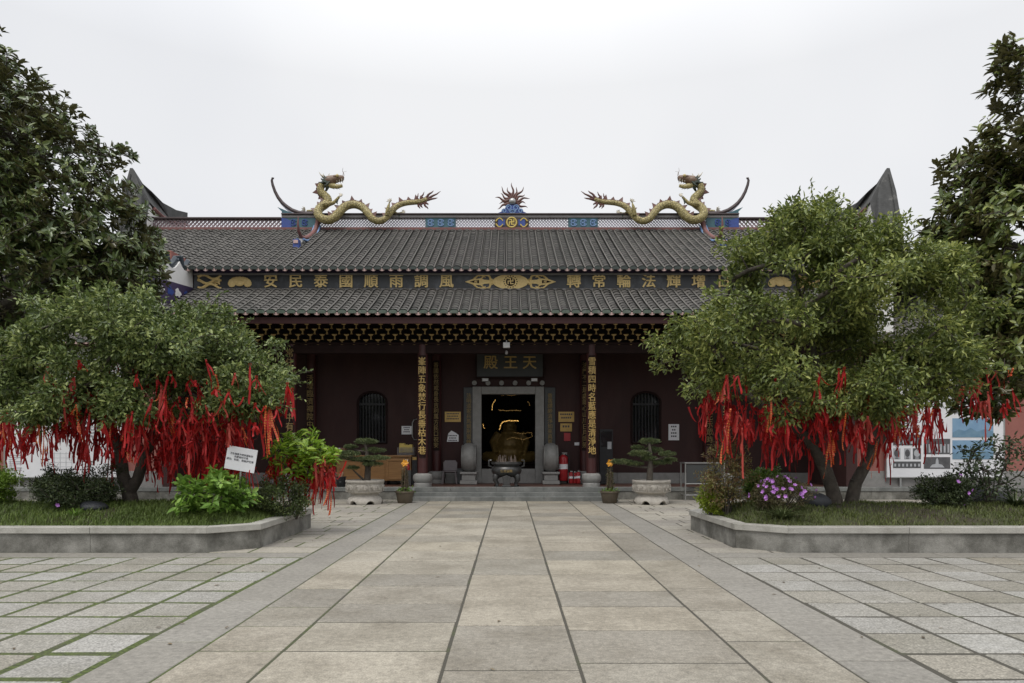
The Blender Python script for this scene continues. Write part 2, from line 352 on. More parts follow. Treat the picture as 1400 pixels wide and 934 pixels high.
M['fin'] = mk('maroon_fin', (.13,.05,.035), (.085,.035,.028), 9, .5)
M['mane'] = mk('dark_green_mane', (.035,.07,.055), (.06,.05,.035), 12, .5)
M['bone'] = mk('ivory', (.6,.56,.46), (.5,.45,.36), 12, .5)
M['face'] = mk('brown_face', (.20,.12,.07), (.12,.075,.05), 20, .5)
M['bronze'] = mk('black_bronze', (.05,.05,.05), (.085,.083,.08), 8, .35, metal=.5, bump=.2)
M['iron'] = mk('dark_iron', (.02,.02,.022), (.03,.03,.032), 8, .5, metal=.4)
M['steel'] = mk('stainless_steel', (.42,.42,.41), (.32,.32,.31), 5, .35, metal=.8)
M['glass'] = mk('dark_glass', (.012,.013,.015), (.02,.02,.022), 2, .08, spec=.6)
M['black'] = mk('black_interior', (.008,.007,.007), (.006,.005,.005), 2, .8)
M['plaquegrey'] = mk('slate_plaque', (.05,.053,.053), (.038,.04,.04), 3, .55)
M['brass'] = mk('brass_plate', (.42,.28,.09), (.34,.22,.07), 5, .35, metal=.5)
M['paper'] = mk('white_card', (.72,.72,.74), (.66,.66,.68), 3, .6)
M['ink'] = mk('dark_ink', (.05,.05,.06), (.04,.04,.05), 8, .7)
M['redpaint'] = mk('red_enamel', (.36,.018,.022), (.28,.014,.018), 5, .35)
M['ribbon'] = clothmat('red_ribbon', (.50,.013,.012), (.28,.006,.008), .3)
M['ribbonpale'] = clothmat('faded_red_ribbon', (.55,.09,.065), (.40,.045,.035), .2)
M['bark'] = mk('grey_bark', (.085,.07,.055), (.045,.038,.03), 9, .9, bump=.9, bscale=28, c3=(.14,.13,.10), s3=3, t3=(.52,.75))
M['soil'] = mk('planter_soil', (.055,.042,.028), (.035,.028,.018), 5, .95, bump=.8, bscale=30, c3=(.05,.06,.018), s3=1.2, t3=(.42,.6))
M['wood'] = mk('varnished_wood', (.30,.16,.055), (.22,.11,.038), 3, .45, stretch=(1,1,8), bump=.1)
M['cardboard'] = mk('cardboard', (.24,.14,.085), (.2,.115,.07), 4, .8)
M['terracotta'] = mk('terracotta_wall', (.33,.13,.105), (.26,.10,.083), 1.4, .85, bump=.1, c3=(.27,.10,.085), s3=.8, t3=(.5,.8))
M['flowerpot'] = mk('brown_clay_pot', (.115,.09,.06), (.08,.065,.045), 6, .7, bump=.2)
# ------------------------------------------------------------------ ground, path, paving
def ground_mat():
    m, t, b = nodes('ground_soil'); l = t.links; g = _pos(t)
    sx = t.nodes.new('ShaderNodeSeparateXYZ'); l.new(g.outputs['Position'], sx.inputs[0])
    nz = t.nodes.new('ShaderNodeTexNoise'); nz.inputs['Scale'].default_value = 2.2; nz.inputs['Detail'].default_value = 8; l.new(g.outputs['Position'], nz.inputs['Vector'])
    # moss grows in the joints of the left court; the right court's joints are mostly bare dirt
    mr = t.nodes.new('ShaderNodeMapRange'); mr.inputs[1].default_value = -.5; mr.inputs[2].default_value = -3.0; l.new(sx.outputs[0], mr.inputs[0])
    ad = t.nodes.new('ShaderNodeMath'); ad.operation = 'ADD'; l.new(mr.outputs[0], ad.inputs[0])
    n2 = t.nodes.new('ShaderNodeMapRange'); n2.inputs[1].default_value = .3; n2.inputs[2].default_value = .7; n2.inputs[3].default_value = -.75; n2.inputs[4].default_value = .45
    l.new(nz.outputs['Fac'], n2.inputs[0]); l.new(n2.outputs[0], ad.inputs[1]); ad.use_clamp = True
    n3 = t.nodes.new('ShaderNodeTexNoise'); n3.inputs['Scale'].default_value = 30; n3.inputs['Detail'].default_value = 5; l.new(g.outputs['Position'], n3.inputs['Vector'])
    r3 = t.nodes.new('ShaderNodeValToRGB'); e = r3.color_ramp.elements; e[0].position = .35; e[0].color = (.035,.045,.014,1); e[1].position = .65; e[1].color = (.085,.115,.022,1); l.new(n3.outputs['Fac'], r3.inputs[0])
    mxx = t.nodes.new('ShaderNodeMixRGB'); l.new(ad.outputs[0], mxx.inputs[0]); mxx.inputs[1].default_value = (.060,.055,.042,1); l.new(r3.outputs[0], mxx.inputs[2])
    l.new(mxx.outputs[0], b.inputs['Base Color']); b.inputs['Roughness'].default_value = .95
    bp = t.nodes.new('ShaderNodeBump'); bp.inputs['Strength'].default_value = .8; bp.inputs['Distance'].default_value = .02; l.new(n3.outputs['Fac'], bp.inputs['Height']); l.new(bp.outputs[0], b.inputs['Normal'])
    return m
g = MB(); g.add([(-900,-300,-.0045),(900,-300,-.0045),(900,1500,-.0045),(-900,1500,-.0045)], [(0,1,2,3)])
tag(g.build('ground', ground_mat()), kind='structure')

def slab(mb, x0, x1, y0, y1, gap, dz=.0015, ch=.006, z=0.0):
    x0 += gap/2; x1 -= gap/2; y0 += gap/2; y1 -= gap/2
    tz = [z + random.uniform(-dz, dz) for _ in range(4)]
    vs = [(x0+ch,y0+ch,tz[0]),(x1-ch,y0+ch,tz[1]),(x1-ch,y1-ch,tz[2]),(x0+ch,y1-ch,tz[3]),
          (x0,y0,z-.006),(x1,y0,z-.006),(x1,y1,z-.006),(x0,y1,z-.006),(x0,y0,z-.03),(x1,y0,z-.03),(x1,y1,z-.03),(x0,y1,z-.03)]
    fs = [(0,1,2,3)]
    for i in range(4): fs += [(i+4,(i+1)%4+4,(i+1)%4,i),(i+8,(i+1)%4+8,(i+1)%4+4,i+4)]
    mb.add(vs, fs)
TERR = 22.0            # front face of the hall's terrace
STEPF = 21.3           # foot of the steps
cols = [(-2.475,-1.80,.93,'n'),(-1.80,-.4875,.93,'n'),(-.4875,.5125,1.27,'c'),(.5125,1.79,.93,'n'),(1.79,2.46,1.1,'n')]
pm = MB()
for x0, x1, st, k in cols:
    y = 1.2 + (.26 if k == 'c' else .0) + random.uniform(-.02,.02)
    while y < STEPF - .05:
        y2 = y + st*random.choice((1,1,1,1,.82,1.16)); y2 = y2 if y2 < STEPF-.3 else STEPF+.02
        slab(pm, x0, x1, y, y2, .022 if random.random() < .8 else .032); y = y2
tag(pm.build('path', M['path'], recalc=False), kind='structure')
bm_ = MB()
for x0, x1 in ((-3.03,-2.475),(2.46,3.04)):
    y = 1.0
    while y < STEPF:
        y2 = y + random.uniform(1.25,1.75); y2 = min(y2, STEPF+.5); slab(bm_, x0, x1, y, y2, .014); y = y2
for s, xe in ((-1,3.03),(1,3.04)):       # long stones along the foot of the planters
    x = xe + .012
    while x < 16:
        x2 = x + random.uniform(1.3,1.9)
        a, b_ = (x, x2) if s > 0 else (-x2, -x); slab(bm_, a, b_, 10.27, 10.72, .012); x = x2
tag(bm_.build('border_strip', M['border'], recalc=False), kind='structure')
tm = MB()
for s, xe in ((-1,3.03),(1,3.04)):
    j = 0; y = 10.25
    while y > 1.0:
        y0 = y - .602; x = xe + .02; x += 0 if j % 1 == 0 else .3
        while x < 13:
            x2 = x + .61; a, b_ = (x, x2) if s > 0 else (-x2, -x)
            gp = (random.uniform(.035,.085) if s < 0 else random.uniform(.02,.05)); ox, oy = random.uniform(-.008,.008), random.uniform(-.008,.008); slab(tm, a+ox, b_+ox, y0+oy, y+oy, gp, dz=.004, ch=.012); x = x2
        y = y0; j += 1
tag(tm.build('paving', M['tile'], recalc=False), kind='structure')
fm = MB()                                   # older, worn flags between the planters and the terrace
for s, xe in ((-1,3.03),(1,3.04)):
    y = 10.74; row = 0
    while y < TERR:
        y2 = y + random.uniform(.45,.62); y2 = min(y2, TERR)
        x = xe + .012 + (0 if row % 2 else -.0); first = True
        while x < 17:
            wd = random.uniform(.7,1.15)
            x2 = x + (wd*.55 if first and row % 2 else wd); first = False
            if y2 < 14.9 and x > 4.4: break
            a, b_ = (x, x2) if s > 0 else (-x2, -x); slab(fm, a, b_, y, y2, .036, dz=.004); x = x2
        y = y2; row += 1
    # short stretch left of the steps
o = fm.build('paving', M['tile_far'], recalc=False); tag(o, kind='structure')

# ------------------------------------------------------------------ terrace and steps
TZ = .38
t_ = MB()
t_.bb(-24, 24, TERR+.02, 40, -.3, TZ-.02)
tag(t_.build('terrace', M['redfloor']), kind='structure')
k_ = MB()
def run(mb, x0, x1, st, fn):
    x = x0
    while x < x1-.05:
        x2 = min(x+st*random.uniform(.85,1.15), x1); x2 = x1 if x1-x2 < .5 else x2; fn(x+.002, x2-.002); x = x2
for a, b_ in ((-24,-3.38),(3.38,24)):
    run(k_, a, b_, 1.9, lambda p, q: k_.bb(p, q, TERR-.02, TERR+.5, TZ-.12, TZ+.003))
    run(k_, a, b_, 1.6, lambda p, q: k_.bb(p, q, TERR+.0, TERR+.3, -.3, TZ-.124, 1))
run(k_, -3.38, 3.38, 1.7, lambda p, q: k_.bb(p, q, TERR-.06, TERR+.5, TZ-.125, TZ+.003))
ke = k_.build('terrace_kerb', [M['step'], M['granite_wall']], bevel=.008); tag(ke, kind='structure')
st_ = MB()
for i in range(2):
    zt = TZ-.127*(i+1); y0 = TERR-.06-.33*(i+1)
    run(st_, -2.98, 2.92, 1.5, lambda p, q: st_.bb(p, q, y0, TERR+.0+.01*i, -.05, zt))
for x0, x1 in ((-3.36,-2.985),(2.925,3.30)):     # sloping cheek stones
    st_.prism([(TERR-.10,TZ-.02),(TERR-.85,.06),(TERR-.85,-.05),(TERR-.10,-.05)], x0, x1, 'x')
tag(st_.build('steps', M['step'], bevel=.008), kind='structure')
# ------------------------------------------------------------------ the temple hall
hall = empty('temple_hall', (0, 24, 0), 'wide maroon temple hall with two tiers of grey tiled roof and open porch', 'temple')
INV = Matrix.Translation((0, -24, 0))
def hp(mb, name, mats, parent=None, **k):
    """build in world coordinates, hang under the hall (or one of its parts)"""
    o = mb.build(name, mats, None, **k)
    return under(o, parent or hall)
def under(o, p):
    o.parent = p
    o.matrix_parent_inverse = Matrix.Translation(-Vector(p.location)) if p.parent is None else Matrix.Identity(4)
    return o
WALL = 25.2; COLY = 22.75
# back wall of the porch with the doorway, two arched windows
wl = MB()
DX0, DX1, DZ = xs(647,WALL), xs(743,WALL), zs(529,WALL)
wx = [(xs(509,WALL), .52), (xs(883,WALL), .52)]
def arch(cx, hw, z0, z1, n=10):
    pts = [(cx-hw, z0), (cx-hw, z1-hw*.72)]
    for i in range(1, n): 
        a = PI - PI*i/n; pts.append((cx+hw*math.cos(a), z1-hw*.72+hw*.72*math.sin(a)))
    pts += [(cx+hw, z1-hw*.72), (cx+hw, z0)]
    return pts
WZ0, WZ1 = zs(606,WALL), zs(536,WALL)
def wall_piece(x0, x1, z0, z1): wl.bb(x0, x1, WALL, WALL+.35, z0, z1)
ZT = 6.2
edges = [-10.85, wx[0][0]-.6, wx[0][0]+.6, DX0, DX1, wx[1][0]-.6, wx[1][0]+.6, 10.85]
wall_piece(edges[0], edges[1], TZ-.1, ZT); wall_piece(edges[2], edges[3], TZ-.1, ZT); wall_piece(edges[3], edges[4], DZ, ZT)
wall_piece(edges[4], edges[5], TZ-.1, ZT); wall_piece(edges[6], edges[7], TZ-.1, ZT)
for cx, hw in wx:       # wall panel with an arched hole
    wall_piece(cx-.6, cx+.6, TZ-.1, WZ0-.02)
    ap = arch(cx, hw, WZ0-.02, WZ1)
    n = len(ap); half = n//2
    outer = [(cx-.6, ZT), (cx+.6, ZT)]
    left = ap[:half+1]; right = ap[half:]
    wl.prism([(cx-.6, WZ0-.02)] + left + [(ap[half][0], ZT), (cx-.6, ZT)], WALL, WALL+.35)
    wl.prism([(cx+.6, WZ0-.02)] + right[::-1] + [(ap[half][0], ZT), (cx+.6, ZT)], WALL, WALL+.35)
wall = hp(wl, 'wall', M['wall'])
bs = MB()
for a, b_ in ((-10.85,DX0-.5),(DX1+.5,10.85)):
    bs = MB(); run(bs, a, b_, 2.0, lambda p, q: bs.bb(p, q, WALL-.06, WALL-.003, TZ-.1, TZ+.36))
    hp(bs, 'skirting', M['pedestal'], bevel=.01)
# side and back walls, dark interior shell
sw = MB()
for s in (-1, 1):
    sw.bb(s*10.85 if s > 0 else -11.2, 11.2 if s > 0 else -10.85, 22.4, 25.5, TZ-.1, 5.2)
    sw.bb(10.86*s if s > 0 else -14.3, 14.3 if s > 0 else -10.86, 25.5, 35, TZ-.1, 7.6)
sw.bb(-14.3, 14.3, 34.6, 35, 0, 7.6)
hp(sw, 'wall', M['wall'])
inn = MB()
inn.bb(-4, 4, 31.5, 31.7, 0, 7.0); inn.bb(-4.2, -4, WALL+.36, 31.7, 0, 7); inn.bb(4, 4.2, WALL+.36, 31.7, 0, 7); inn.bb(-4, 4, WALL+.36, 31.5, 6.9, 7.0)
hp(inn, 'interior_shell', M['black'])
ce = MB(); ce.bb(-10.85, 10.85, 22.5, WALL, 5.6, 5.7)
for i in range(36):
    x = -10.6 + i*.6; ce.bb(x-.05, x+.05, 22.5, WALL-.01, 5.48, 5.598)
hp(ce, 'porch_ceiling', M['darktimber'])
# window lattice
for (cx, hw) in wx:
    f = MB()
    ap = arch(cx, hw, WZ0, WZ1)
    f.tube([(p[0], WALL-.01, p[1]) for p in ap + [ap[0]]], .045, 6)
    win = hp(f, 'window', M['darktimber'])
    b_ = MB()
    for i in range(9):
        x = cx - hw + hw*2*(i+.5)/9; dx = abs(x-cx)/hw
        b_.bb(x-.014, x+.014, WALL+.08, WALL+.11, WZ0, WZ1-hw*.72+hw*.72*math.sqrt(max(0,1-dx*dx))*.98)
    zc = WZ1 - hw*.85; b_.bb(cx-hw, cx+hw, WALL+.06, WALL+.12, zc-.035, zc+.035); b_.bb(cx-hw, cx+hw, WALL+.06, WALL+.12, WZ0, WZ0+.05)
    hp(b_, 'bars', M['iron'], win)
    p = MB(); p.prism(arch(cx, hw, WZ0, WZ1), WALL+.2, WALL+.22); hp(p, 'pane', M['glass'], win)
# columns
ftext = {-1: '峯陣五象焚行長垂枯木巷', 1: '雪積四時名藍應是清淨地'}
def column(px, y, r, z0, z1, txt, size, gold, base=True, line=1.0, ztop=None, face=True):
    x = xs(px, y); m = MB(); m.tube([(x,y,z0),(x,y,z1)], r, 28); c = hp(m, 'column', M['timber'], smooth=True)
    if base:
        b_ = MB(); b_.lathe([(r*1.75,0),(r*1.75,.10),(r*1.55,.13),(r*1.85,.20),(r*1.95,.29),(r*1.85,.38),(r*1.4,.43),(r*1.1,.44)], (x,y,TZ-.01), 32)
        hp(b_, 'column_base', M['pedestal'], c, smooth=True)
    if txt:
        board = MB()
        n = 9; pts = []
        hgt = len(txt)*size*line + .15; zm = ztop - hgt/2 + .08
        for i in range(n+1):
            a = R(-90-38) + R(76)*i/n; pts.append((x+(r+.018)*math.cos(a), y+(r+.018)*math.sin(a)))
        for i in range(n, -1, -1):
            a = R(-90-38) + R(76)*i/n; pts.append((x+(r+.003)*math.cos(a), y+(r+.003)*math.sin(a)))
        board.prism(pts, zm-hgt/2, zm+hgt/2, 'z'); hp(board, 'couplet_board', M['darktimber'], c)
        t = text('\n'.join(txt), size, gold, None, (x, y-r-.03, zm), extrude=.006, fat=.005 if gold is M['colgold'] else .002, line=line, sx=.92)
        under(t, c)
    return c
LINE = None
def vtext_line(size, pitch): return pitch/size
for px, sgn in ((578,-1),(808.5,1)):
    column(px, COLY, .165, TZ, 5.0, ftext[sgn], .289, M['colgold'], line=1.0, ztop=zs(489,COLY-.2))
for px in (398.5, 991): column(px, COLY, .165, TZ, 5.0, '常住一切法界門中有情' if px < 500 else '十方三世諸佛如來正', .30, M['dimgold'], ztop=zs(477,COLY-.2))
for px in (597, 799): column(px, WALL-.12, .17, TZ, 5.6, '香國依然戒身長吉利萬方民口祝安' if px < 700 else '法門不二是處即心山川日月同照', .205 if px < 700 else .22, M['dimgold'], base=True, line=1.0, ztop=zs(496,WALL-.3))
for px in (426, 968): column(px, WALL-.12, .17, TZ, 5.6, '活埋臨濟禪院中第幾人' if px < 500 else '靈山會上拈花示眾時', .275, M['dimgold'], base=True, line=1.0, ztop=zs(513,WALL-.3))
# architrave under the brackets
ar = MB(); ar.bb(-10.85, 10.85, COLY-.13, COLY+.13, 4.72, 5.0); ar.bb(-10.85, 10.85, COLY-.17, COLY+.17, 5.003, 5.07)
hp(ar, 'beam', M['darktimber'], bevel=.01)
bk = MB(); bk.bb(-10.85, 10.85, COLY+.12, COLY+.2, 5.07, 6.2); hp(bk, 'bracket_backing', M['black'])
# bracket sets: five stepped tiers, each a flared cup on a stem with curved arms to the next half-pitch
EAVE_Y = 21.2
PITCH = .392
def bracket_mesh():
    m = MB(); z0 = 5.085
    tiers = 5; dz = .142
    for t in range(tiers):
        off = (0 if t % 2 == 0 else PITCH/2); y = COLY-.10 - .19*t; z = z0 + .0 + dz*t
        for ox in (off,):
            # flared cup on a slim stem
            wt, wb = .082, .026
            vs = []
            for zz, ww in ((z+.012, wb), (z+.062, wt), (z+.080, wt)):
                vs += [(ox-ww, y-ww*.8, zz), (ox+ww, y-ww*.8, zz), (ox+ww, y+ww*.8, zz), (ox-ww, y+ww*.8, zz)]
            fs = [(3,2,1,0),(8,9,10,11)] + [(i+4*k, (i+1)%4+4*k, (i+1)%4+4*k+4, i+4*k+4) for k in (0,1) for i in range(4)]
            m.add(vs, fs, 1)
            m.bb(ox-.017, ox+.017, y-.035, y+.02, z-.075, z+.011, 1); m.bb(ox-.034, ox+.034, y-.04, y+.02, z-.090, z-.076, 1)         # stem and foot
            m.bb(ox-.028, ox+.028, y-.02, y+.30, z+.05, z+.12, 0)        # projecting arm
            # curved arms to both sides
            for s in (-1, 1):
                pts = [(ox, y, z+.03), (ox+s*PITCH*.18, y-.02, z+.035), (ox+s*PITCH*.34, y-.06, z+.075), (ox+s*PITCH*.5, y-.12, z+.13)]
                m.tube(pts, [.028,.026,.024,.022], 5, 0)
    # top row of posts at half pitch
    for ox in (0, PITCH/2):
        y = COLY-.10-.19*4.7; m.bb(ox-.016, ox+.016, y-.016, y+.016, z0+dz*5-.02, z0+dz*5+.17, 1)
    return m
b0 = bracket_mesh().build('bracket', [M['bracketdark'], M['bracketgold']])
nb = 54
for i in range(nb):
    o = b0 if i == 0 else b0.copy()
    if i: COL.objects.link(o)
    under(o, hall); o.location = (-10.58 + i*PITCH + .02, 0, 0)
# eave fascia + soffit boarding
fa = MB(); fa.bb(-10.85, 10.85, EAVE_Y+.20, EAVE_Y+.27, 5.47, 5.66)
fa.add([(-10.85,EAVE_Y+.27,5.62),(10.85,EAVE_Y+.27,5.62),(10.85,COLY+.2,6.15),(-10.85,COLY+.2,6.15)], [(0,1,2,3)])
for i in range(72):
    x = -10.7 + i*.3; fa.add([(x-.03,EAVE_Y+.28,5.55),(x+.03,EAVE_Y+.28,5.55),(x+.03,COLY+.1,6.05),(x-.03,COLY+.1,6.05),(x-.03,EAVE_Y+.28,5.615),(x+.03,EAVE_Y+.28,5.615),(x+.03,COLY+.1,6.12),(x-.03,COLY+.1,6.12)],[(0,1,2,3),(0,1,5,4),(1,2,6,5),(0,3,7,4)])
hp(fa, 'fascia', M['fascia'])

# ---- tiled roofs
def tiled(name, x0, x1, y0, z0, y1, z1, pitch, sag, parent, ends, drop=True, seg=.28, backdrop=None, xclip=None):
    run_ = math.hypot(y1-y0, z1-z0); ns = max(4, int(run_/seg))
    def prof(s):
        u = s; return y0+(y1-y0)*u, z0+(z1-z0)*u - sag*math.sin(PI*u)
    V = []; Fq = []; Mi = []
    ncol = int(round((x1-x0)/pitch)); 
    base = 0
    P = np.array([prof(i/ns) for i in range(ns+1)])
    Tn = np.gradient(P, axis=0); Tn = Tn/np.linalg.norm(Tn, axis=1, keepdims=True); Nn = np.stack([-Tn[:,1], Tn[:,0]], 1)
    nr = 7; ang = np.linspace(0, PI, nr)
    for c in range(ncol):
        cx = x0 + (c+.5)*(x1-x0)/ncol + random.gauss(0,.006)
        wob = random.uniform(.94, 1.06); w0 = .385*pitch*wob; h0 = .068
        for i in range(ns):
            jx = random.gauss(0,.003); sc = random.uniform(.97,1.03)
            lift = .022
            for (k, scl, up) in ((i, 1.0*sc, lift+random.uniform(-.002,.003)), (i+1, .93*sc, -.004)):
                for a in ang:
                    x = cx + jx + math.cos(a)*w0*scl; hh = math.sin(a)**.8*h0*scl + up
                    V.append((x, P[k][0]+Nn[k][0]*hh, P[k][1]+Nn[k][1]*hh))
            for q in range(nr-1): Fq.append((base+q, base+q+1, base+nr+q+1, base+nr+q)); Mi.append(0)
            # front lip of the tile
            for q in range(nr-1):
                pass
            base += 2*nr
        # light mortar lines on both flanks
        for s in (-1, 1):
            for i in range(ns):
                xx = cx + s*(w0+.006)
                for k in (i, i+1):
                    for hh, dx in ((.0, .020),(.036, -.002)):
                        V.append((xx+s*dx, P[k][0]+Nn[k][0]*hh, P[k][1]+Nn[k][1]*hh))
                Fq.append((base, base+1, base+3, base+2)); Mi.append(4); base += 4
    # pan tiles: saw-tooth sheet
    npn = int(run_/.10)
    for i in range(npn):
        for u, up in ((i/npn, .014), ((i+1)/npn, -.006)):
            k = min(int(u*ns), ns); y, z = prof(u)
            V += [(x0, y+Nn[k][0]*up, z+Nn[k][1]*up), (x1, y+Nn[k][0]*up, z+Nn[k][1]*up)]
        Fq.append((base, base+1, base+3, base+2)); Mi.append(1); base += 4
    # under side
    V += [(x0, y0+.03, z0-.05), (x1, y0+.03, z0-.05), (x1, y1, z1-.05), (x0, y1, z1-.05)]; Fq.append((base+3, base+2, base+1, base)); Mi.append(1); base += 4
    o = np_mesh(name, np.array(V), np.array(Fq), [M['tilecap'], M['tilepan'], M['tilepan'], M['tilepan'], M['mortar']], None, False, np.array(Mi))
    under(o, parent)
    e = MB()
    for c in range(ncol):
        cx = x0 + (c+.5)*(x1-x0)/ncol
        w0 = .42*pitch
        ring = [(cx+math.cos(a)*w0, z0+math.sin(a)**.8*.085-.03) for a in np.linspace(0, PI, 9)]
        ring += [(cx-w0*.95, z0-.055), (cx+w0*.95, z0-.055)]
        e.prism(ring, y0-.035, y0+.06, 'y', 0)
    eo = e.build('eave_tiles', ends, None); under(eo, o)
    d = MB()
    for c in range(ncol+1):
        cx = x0 + c*(x1-x0)/ncol
        hw = .30*pitch; pts = [(cx+hw, z0-.02)] + [(cx+hw*math.cos(a), z0-.050+.060*math.sin(a)) for a in np.linspace(0, -PI, 9)] + [(cx-hw, z0-.02)]
        d.prism(pts, y0-.01, y0+.03, 'y', 0)
    do = d.build('drip_tiles', M['pink'], None); under(do, o)
    return o
# lower roof
LZ0 = zs(426, EAVE_Y); LY1 = 23.85; LZ1 = zs(396, LY1)
lower_roof = tiled('roof', -10.85, 10.85, EAVE_Y, LZ0, LY1, LZ1, .312, .03, hall, M['tilegreen'])
# frieze board between the two roofs
FZ0, FZ1 = zs(396.5, LY1), zs(371.5, LY1)
fb = MB(); fb.bb(-10.85, 10.85, LY1, LY1+.15, FZ0-.2, FZ1)
frieze = hp(fb, 'frieze_board', M['board'])
mo = MB(); mo.bb(-10.85, 10.85, LY1-.07, LY1-.002, FZ0-.10, FZ0+.035); mo.bb(-10.85, 10.85, LY1-.07, LY1-.002, zs(376.6,LY1), zs(373.8,LY1))
hp(mo, 'moulding', M['frame_grey'], frieze, bevel=.01)
bl = MB(); bl.bb(-10.85, 10.85, LY1-.05, LY1-.003, zs(373.7,LY1), FZ1+.16); hp(bl, 'blue_band', M['purple'], frieze)
zc = zs(385.6, LY1)
lefts = '安民泰國順雨調風'; rights = '轉常輪法輝增日佛'
for i, ch in enumerate(lefts):
    px = 370.5 + (610.5-370.5)*i/7
    under(text(ch, .50, M['gold'], None, (xs(px,LY1), LY1-.03, zc), 'gilded_character', .012, 0, .011), frieze)
for i, ch in enumerate(rights):
    px = 784.5 + (989-784.5)*i/6
    under(text(ch, .50, M['gold'], None, (xs(px,LY1), LY1-.03, zc), 'gilded_character', .012, 0, .011), frieze)
# gilded scroll ornament in the middle and at the ends
def swirl(mb, cx, cz, y, pts, r): mb.tube([(cx+a, y, cz+b) for a, b in pts], r, 6)
orn = MB(); cx = xs(698, LY1); y = LY1-.02
def disc(mb, cx, cz, rx, rz, y0, y1, n=28): mb.prism([(cx+rx*math.cos(2*PI*i/n), cz+rz*math.sin(2*PI*i/n)) for i in range(n)], y0, y1)
lens = [(cx+.62*math.cos(a)*abs(math.cos(a))**.3, zc+.275*math.sin(a)) for a in np.linspace(0, 2*PI, 40, endpoint=False)]
orn.prism(lens, LY1-.045, LY1-.005)
for s in (-1, 1):
    orn.prism([(cx+s*.55, zc+.05), (cx+s*.9, zc+.07), (cx+s*1.0, zc+.12), (cx+s*1.3, zc+.09), (cx+s*1.56, zc), (cx+s*1.3, zc-.09), (cx+s*1.0, zc-.12), (cx+s*.9, zc-.07), (cx+s*.55, zc-.05)], LY1-.036, LY1-.005)
    for q in (-1, 1):
        sp = [(cx+s*(.62+.28*t+.11*math.cos(t*6.0)*t), LY1-.02, zc+q*(.05+.19*t-.05*math.sin(t*7)*t)) for t in np.linspace(0,1,14)]
        orn.tube(sp, [.05-.022*t for t in np.linspace(0,1,14)], 6)
        sp = [(cx+s*(1.28-.42*t), LY1-.02, zc+q*(.07+.16*math.sin(t*2.6))) for t in np.linspace(0,1,10)]
        orn.tube(sp, [.035-.015*t for t in np.linspace(0,1,10)], 6)
        sp = [(cx+s*(1.0+.06*math.cos(a)), LY1-.025, zc+q*(.18+.05*math.sin(a))) for a in np.linspace(0,5,10)]
        orn.tube(sp, .022, 5)
om = hp(orn, 'scroll_ornament', M['gold'], frieze)
rg = MB()
for i in range(16):
    a = 2*PI*i/16; rg.ell((cx+.225*math.cos(a), LY1-.048, zc+.195*math.sin(a)), (.022,.02,.022), 6, 4)
disc(rg, cx, zc, .16, .15, LY1-.05, LY1-.046)
hp(rg, 'ornament_inlay', M['darktimber'], frieze)
under(text('卍', .24, M['gold'], None, (cx, LY1-.056, zc), 'emblem', .006, .008), frieze)
for s in (-1, 1): 
    dk = MB(); dk.prism([(cx+s*1.08, zc+.055), (cx+s*1.22, zc+.05), (cx+s*1.4, zc), (cx+s*1.22, zc-.05), (cx+s*1.08, zc-.055)], LY1-.040, LY1-.037); hp(dk, 'ornament_inlay', M['darktimber'], frieze)
    under(text('卍', .12, M['gold'], None, (cx+s*1.19, LY1-.045, zc), 'emblem', .004, .004), frieze)
en = MB()
for s in (-1, 1):
    c1 = s*xs(328+0, LY1)*-1 if s > 0 else xs(328, LY1)
    for k in range(9):
        a = PI*k/8; en.ell((c1+.34*math.cos(a)*.8, LY1-.02, zc+.12*math.sin(a)-.06), (.14,.03,.13), 8, 5)
    en.ell((c1, LY1-.03, zc-.04), (.16,.04,.12), 10, 6)
    c2 = c1 + s*.98
    for k in range(3):
        sp = [(c2+s*(.45-.8*t), LY1-.02, zc+.17-.16*k+.07*math.sin(t*7+k*2)) for t in np.linspace(0,1,14)]; en.tube(sp, [.055-.02*t for t in np.linspace(0,1,14)], 6)
        sp = [(c2-s*.2+.09*math.cos(a), LY1-.03, zc+.05-.07*k+.08*math.sin(a)) for a in np.linspace(0,5,10)]; en.tube(sp, .03, 5)
hp(en, 'scroll_ornament', M['gold'], frieze)
# upper roof
UY0, UZ0 = 23.4, zs(366.3, 23.4); UY1 = 28.9; UZ1 = zs(315, 28.9)
upper_roof = tiled('roof', -15.0, 15.0, UY0, UZ0, UY1, UZ1, .2975, .03, hall, M['tiledark'])
bkr = MB(); bkr.add([(-15,28.9,UZ1-.05),(15,28.9,UZ1-.05),(15,34.8,7.5),(-15,34.8,7.5)], [(0,1,2,3)])
for s in (-1,1): bkr.add([(s*15,UY0,UZ0-.06),(s*15,28.9,UZ1-.06),(s*15,34.8,7.45),(s*15,34.8,7.3),(s*15,UY0,7.3)], [(0,1,2,3,4)])
hp(bkr, 'back_slope', M['tilepan'], upper_roof)
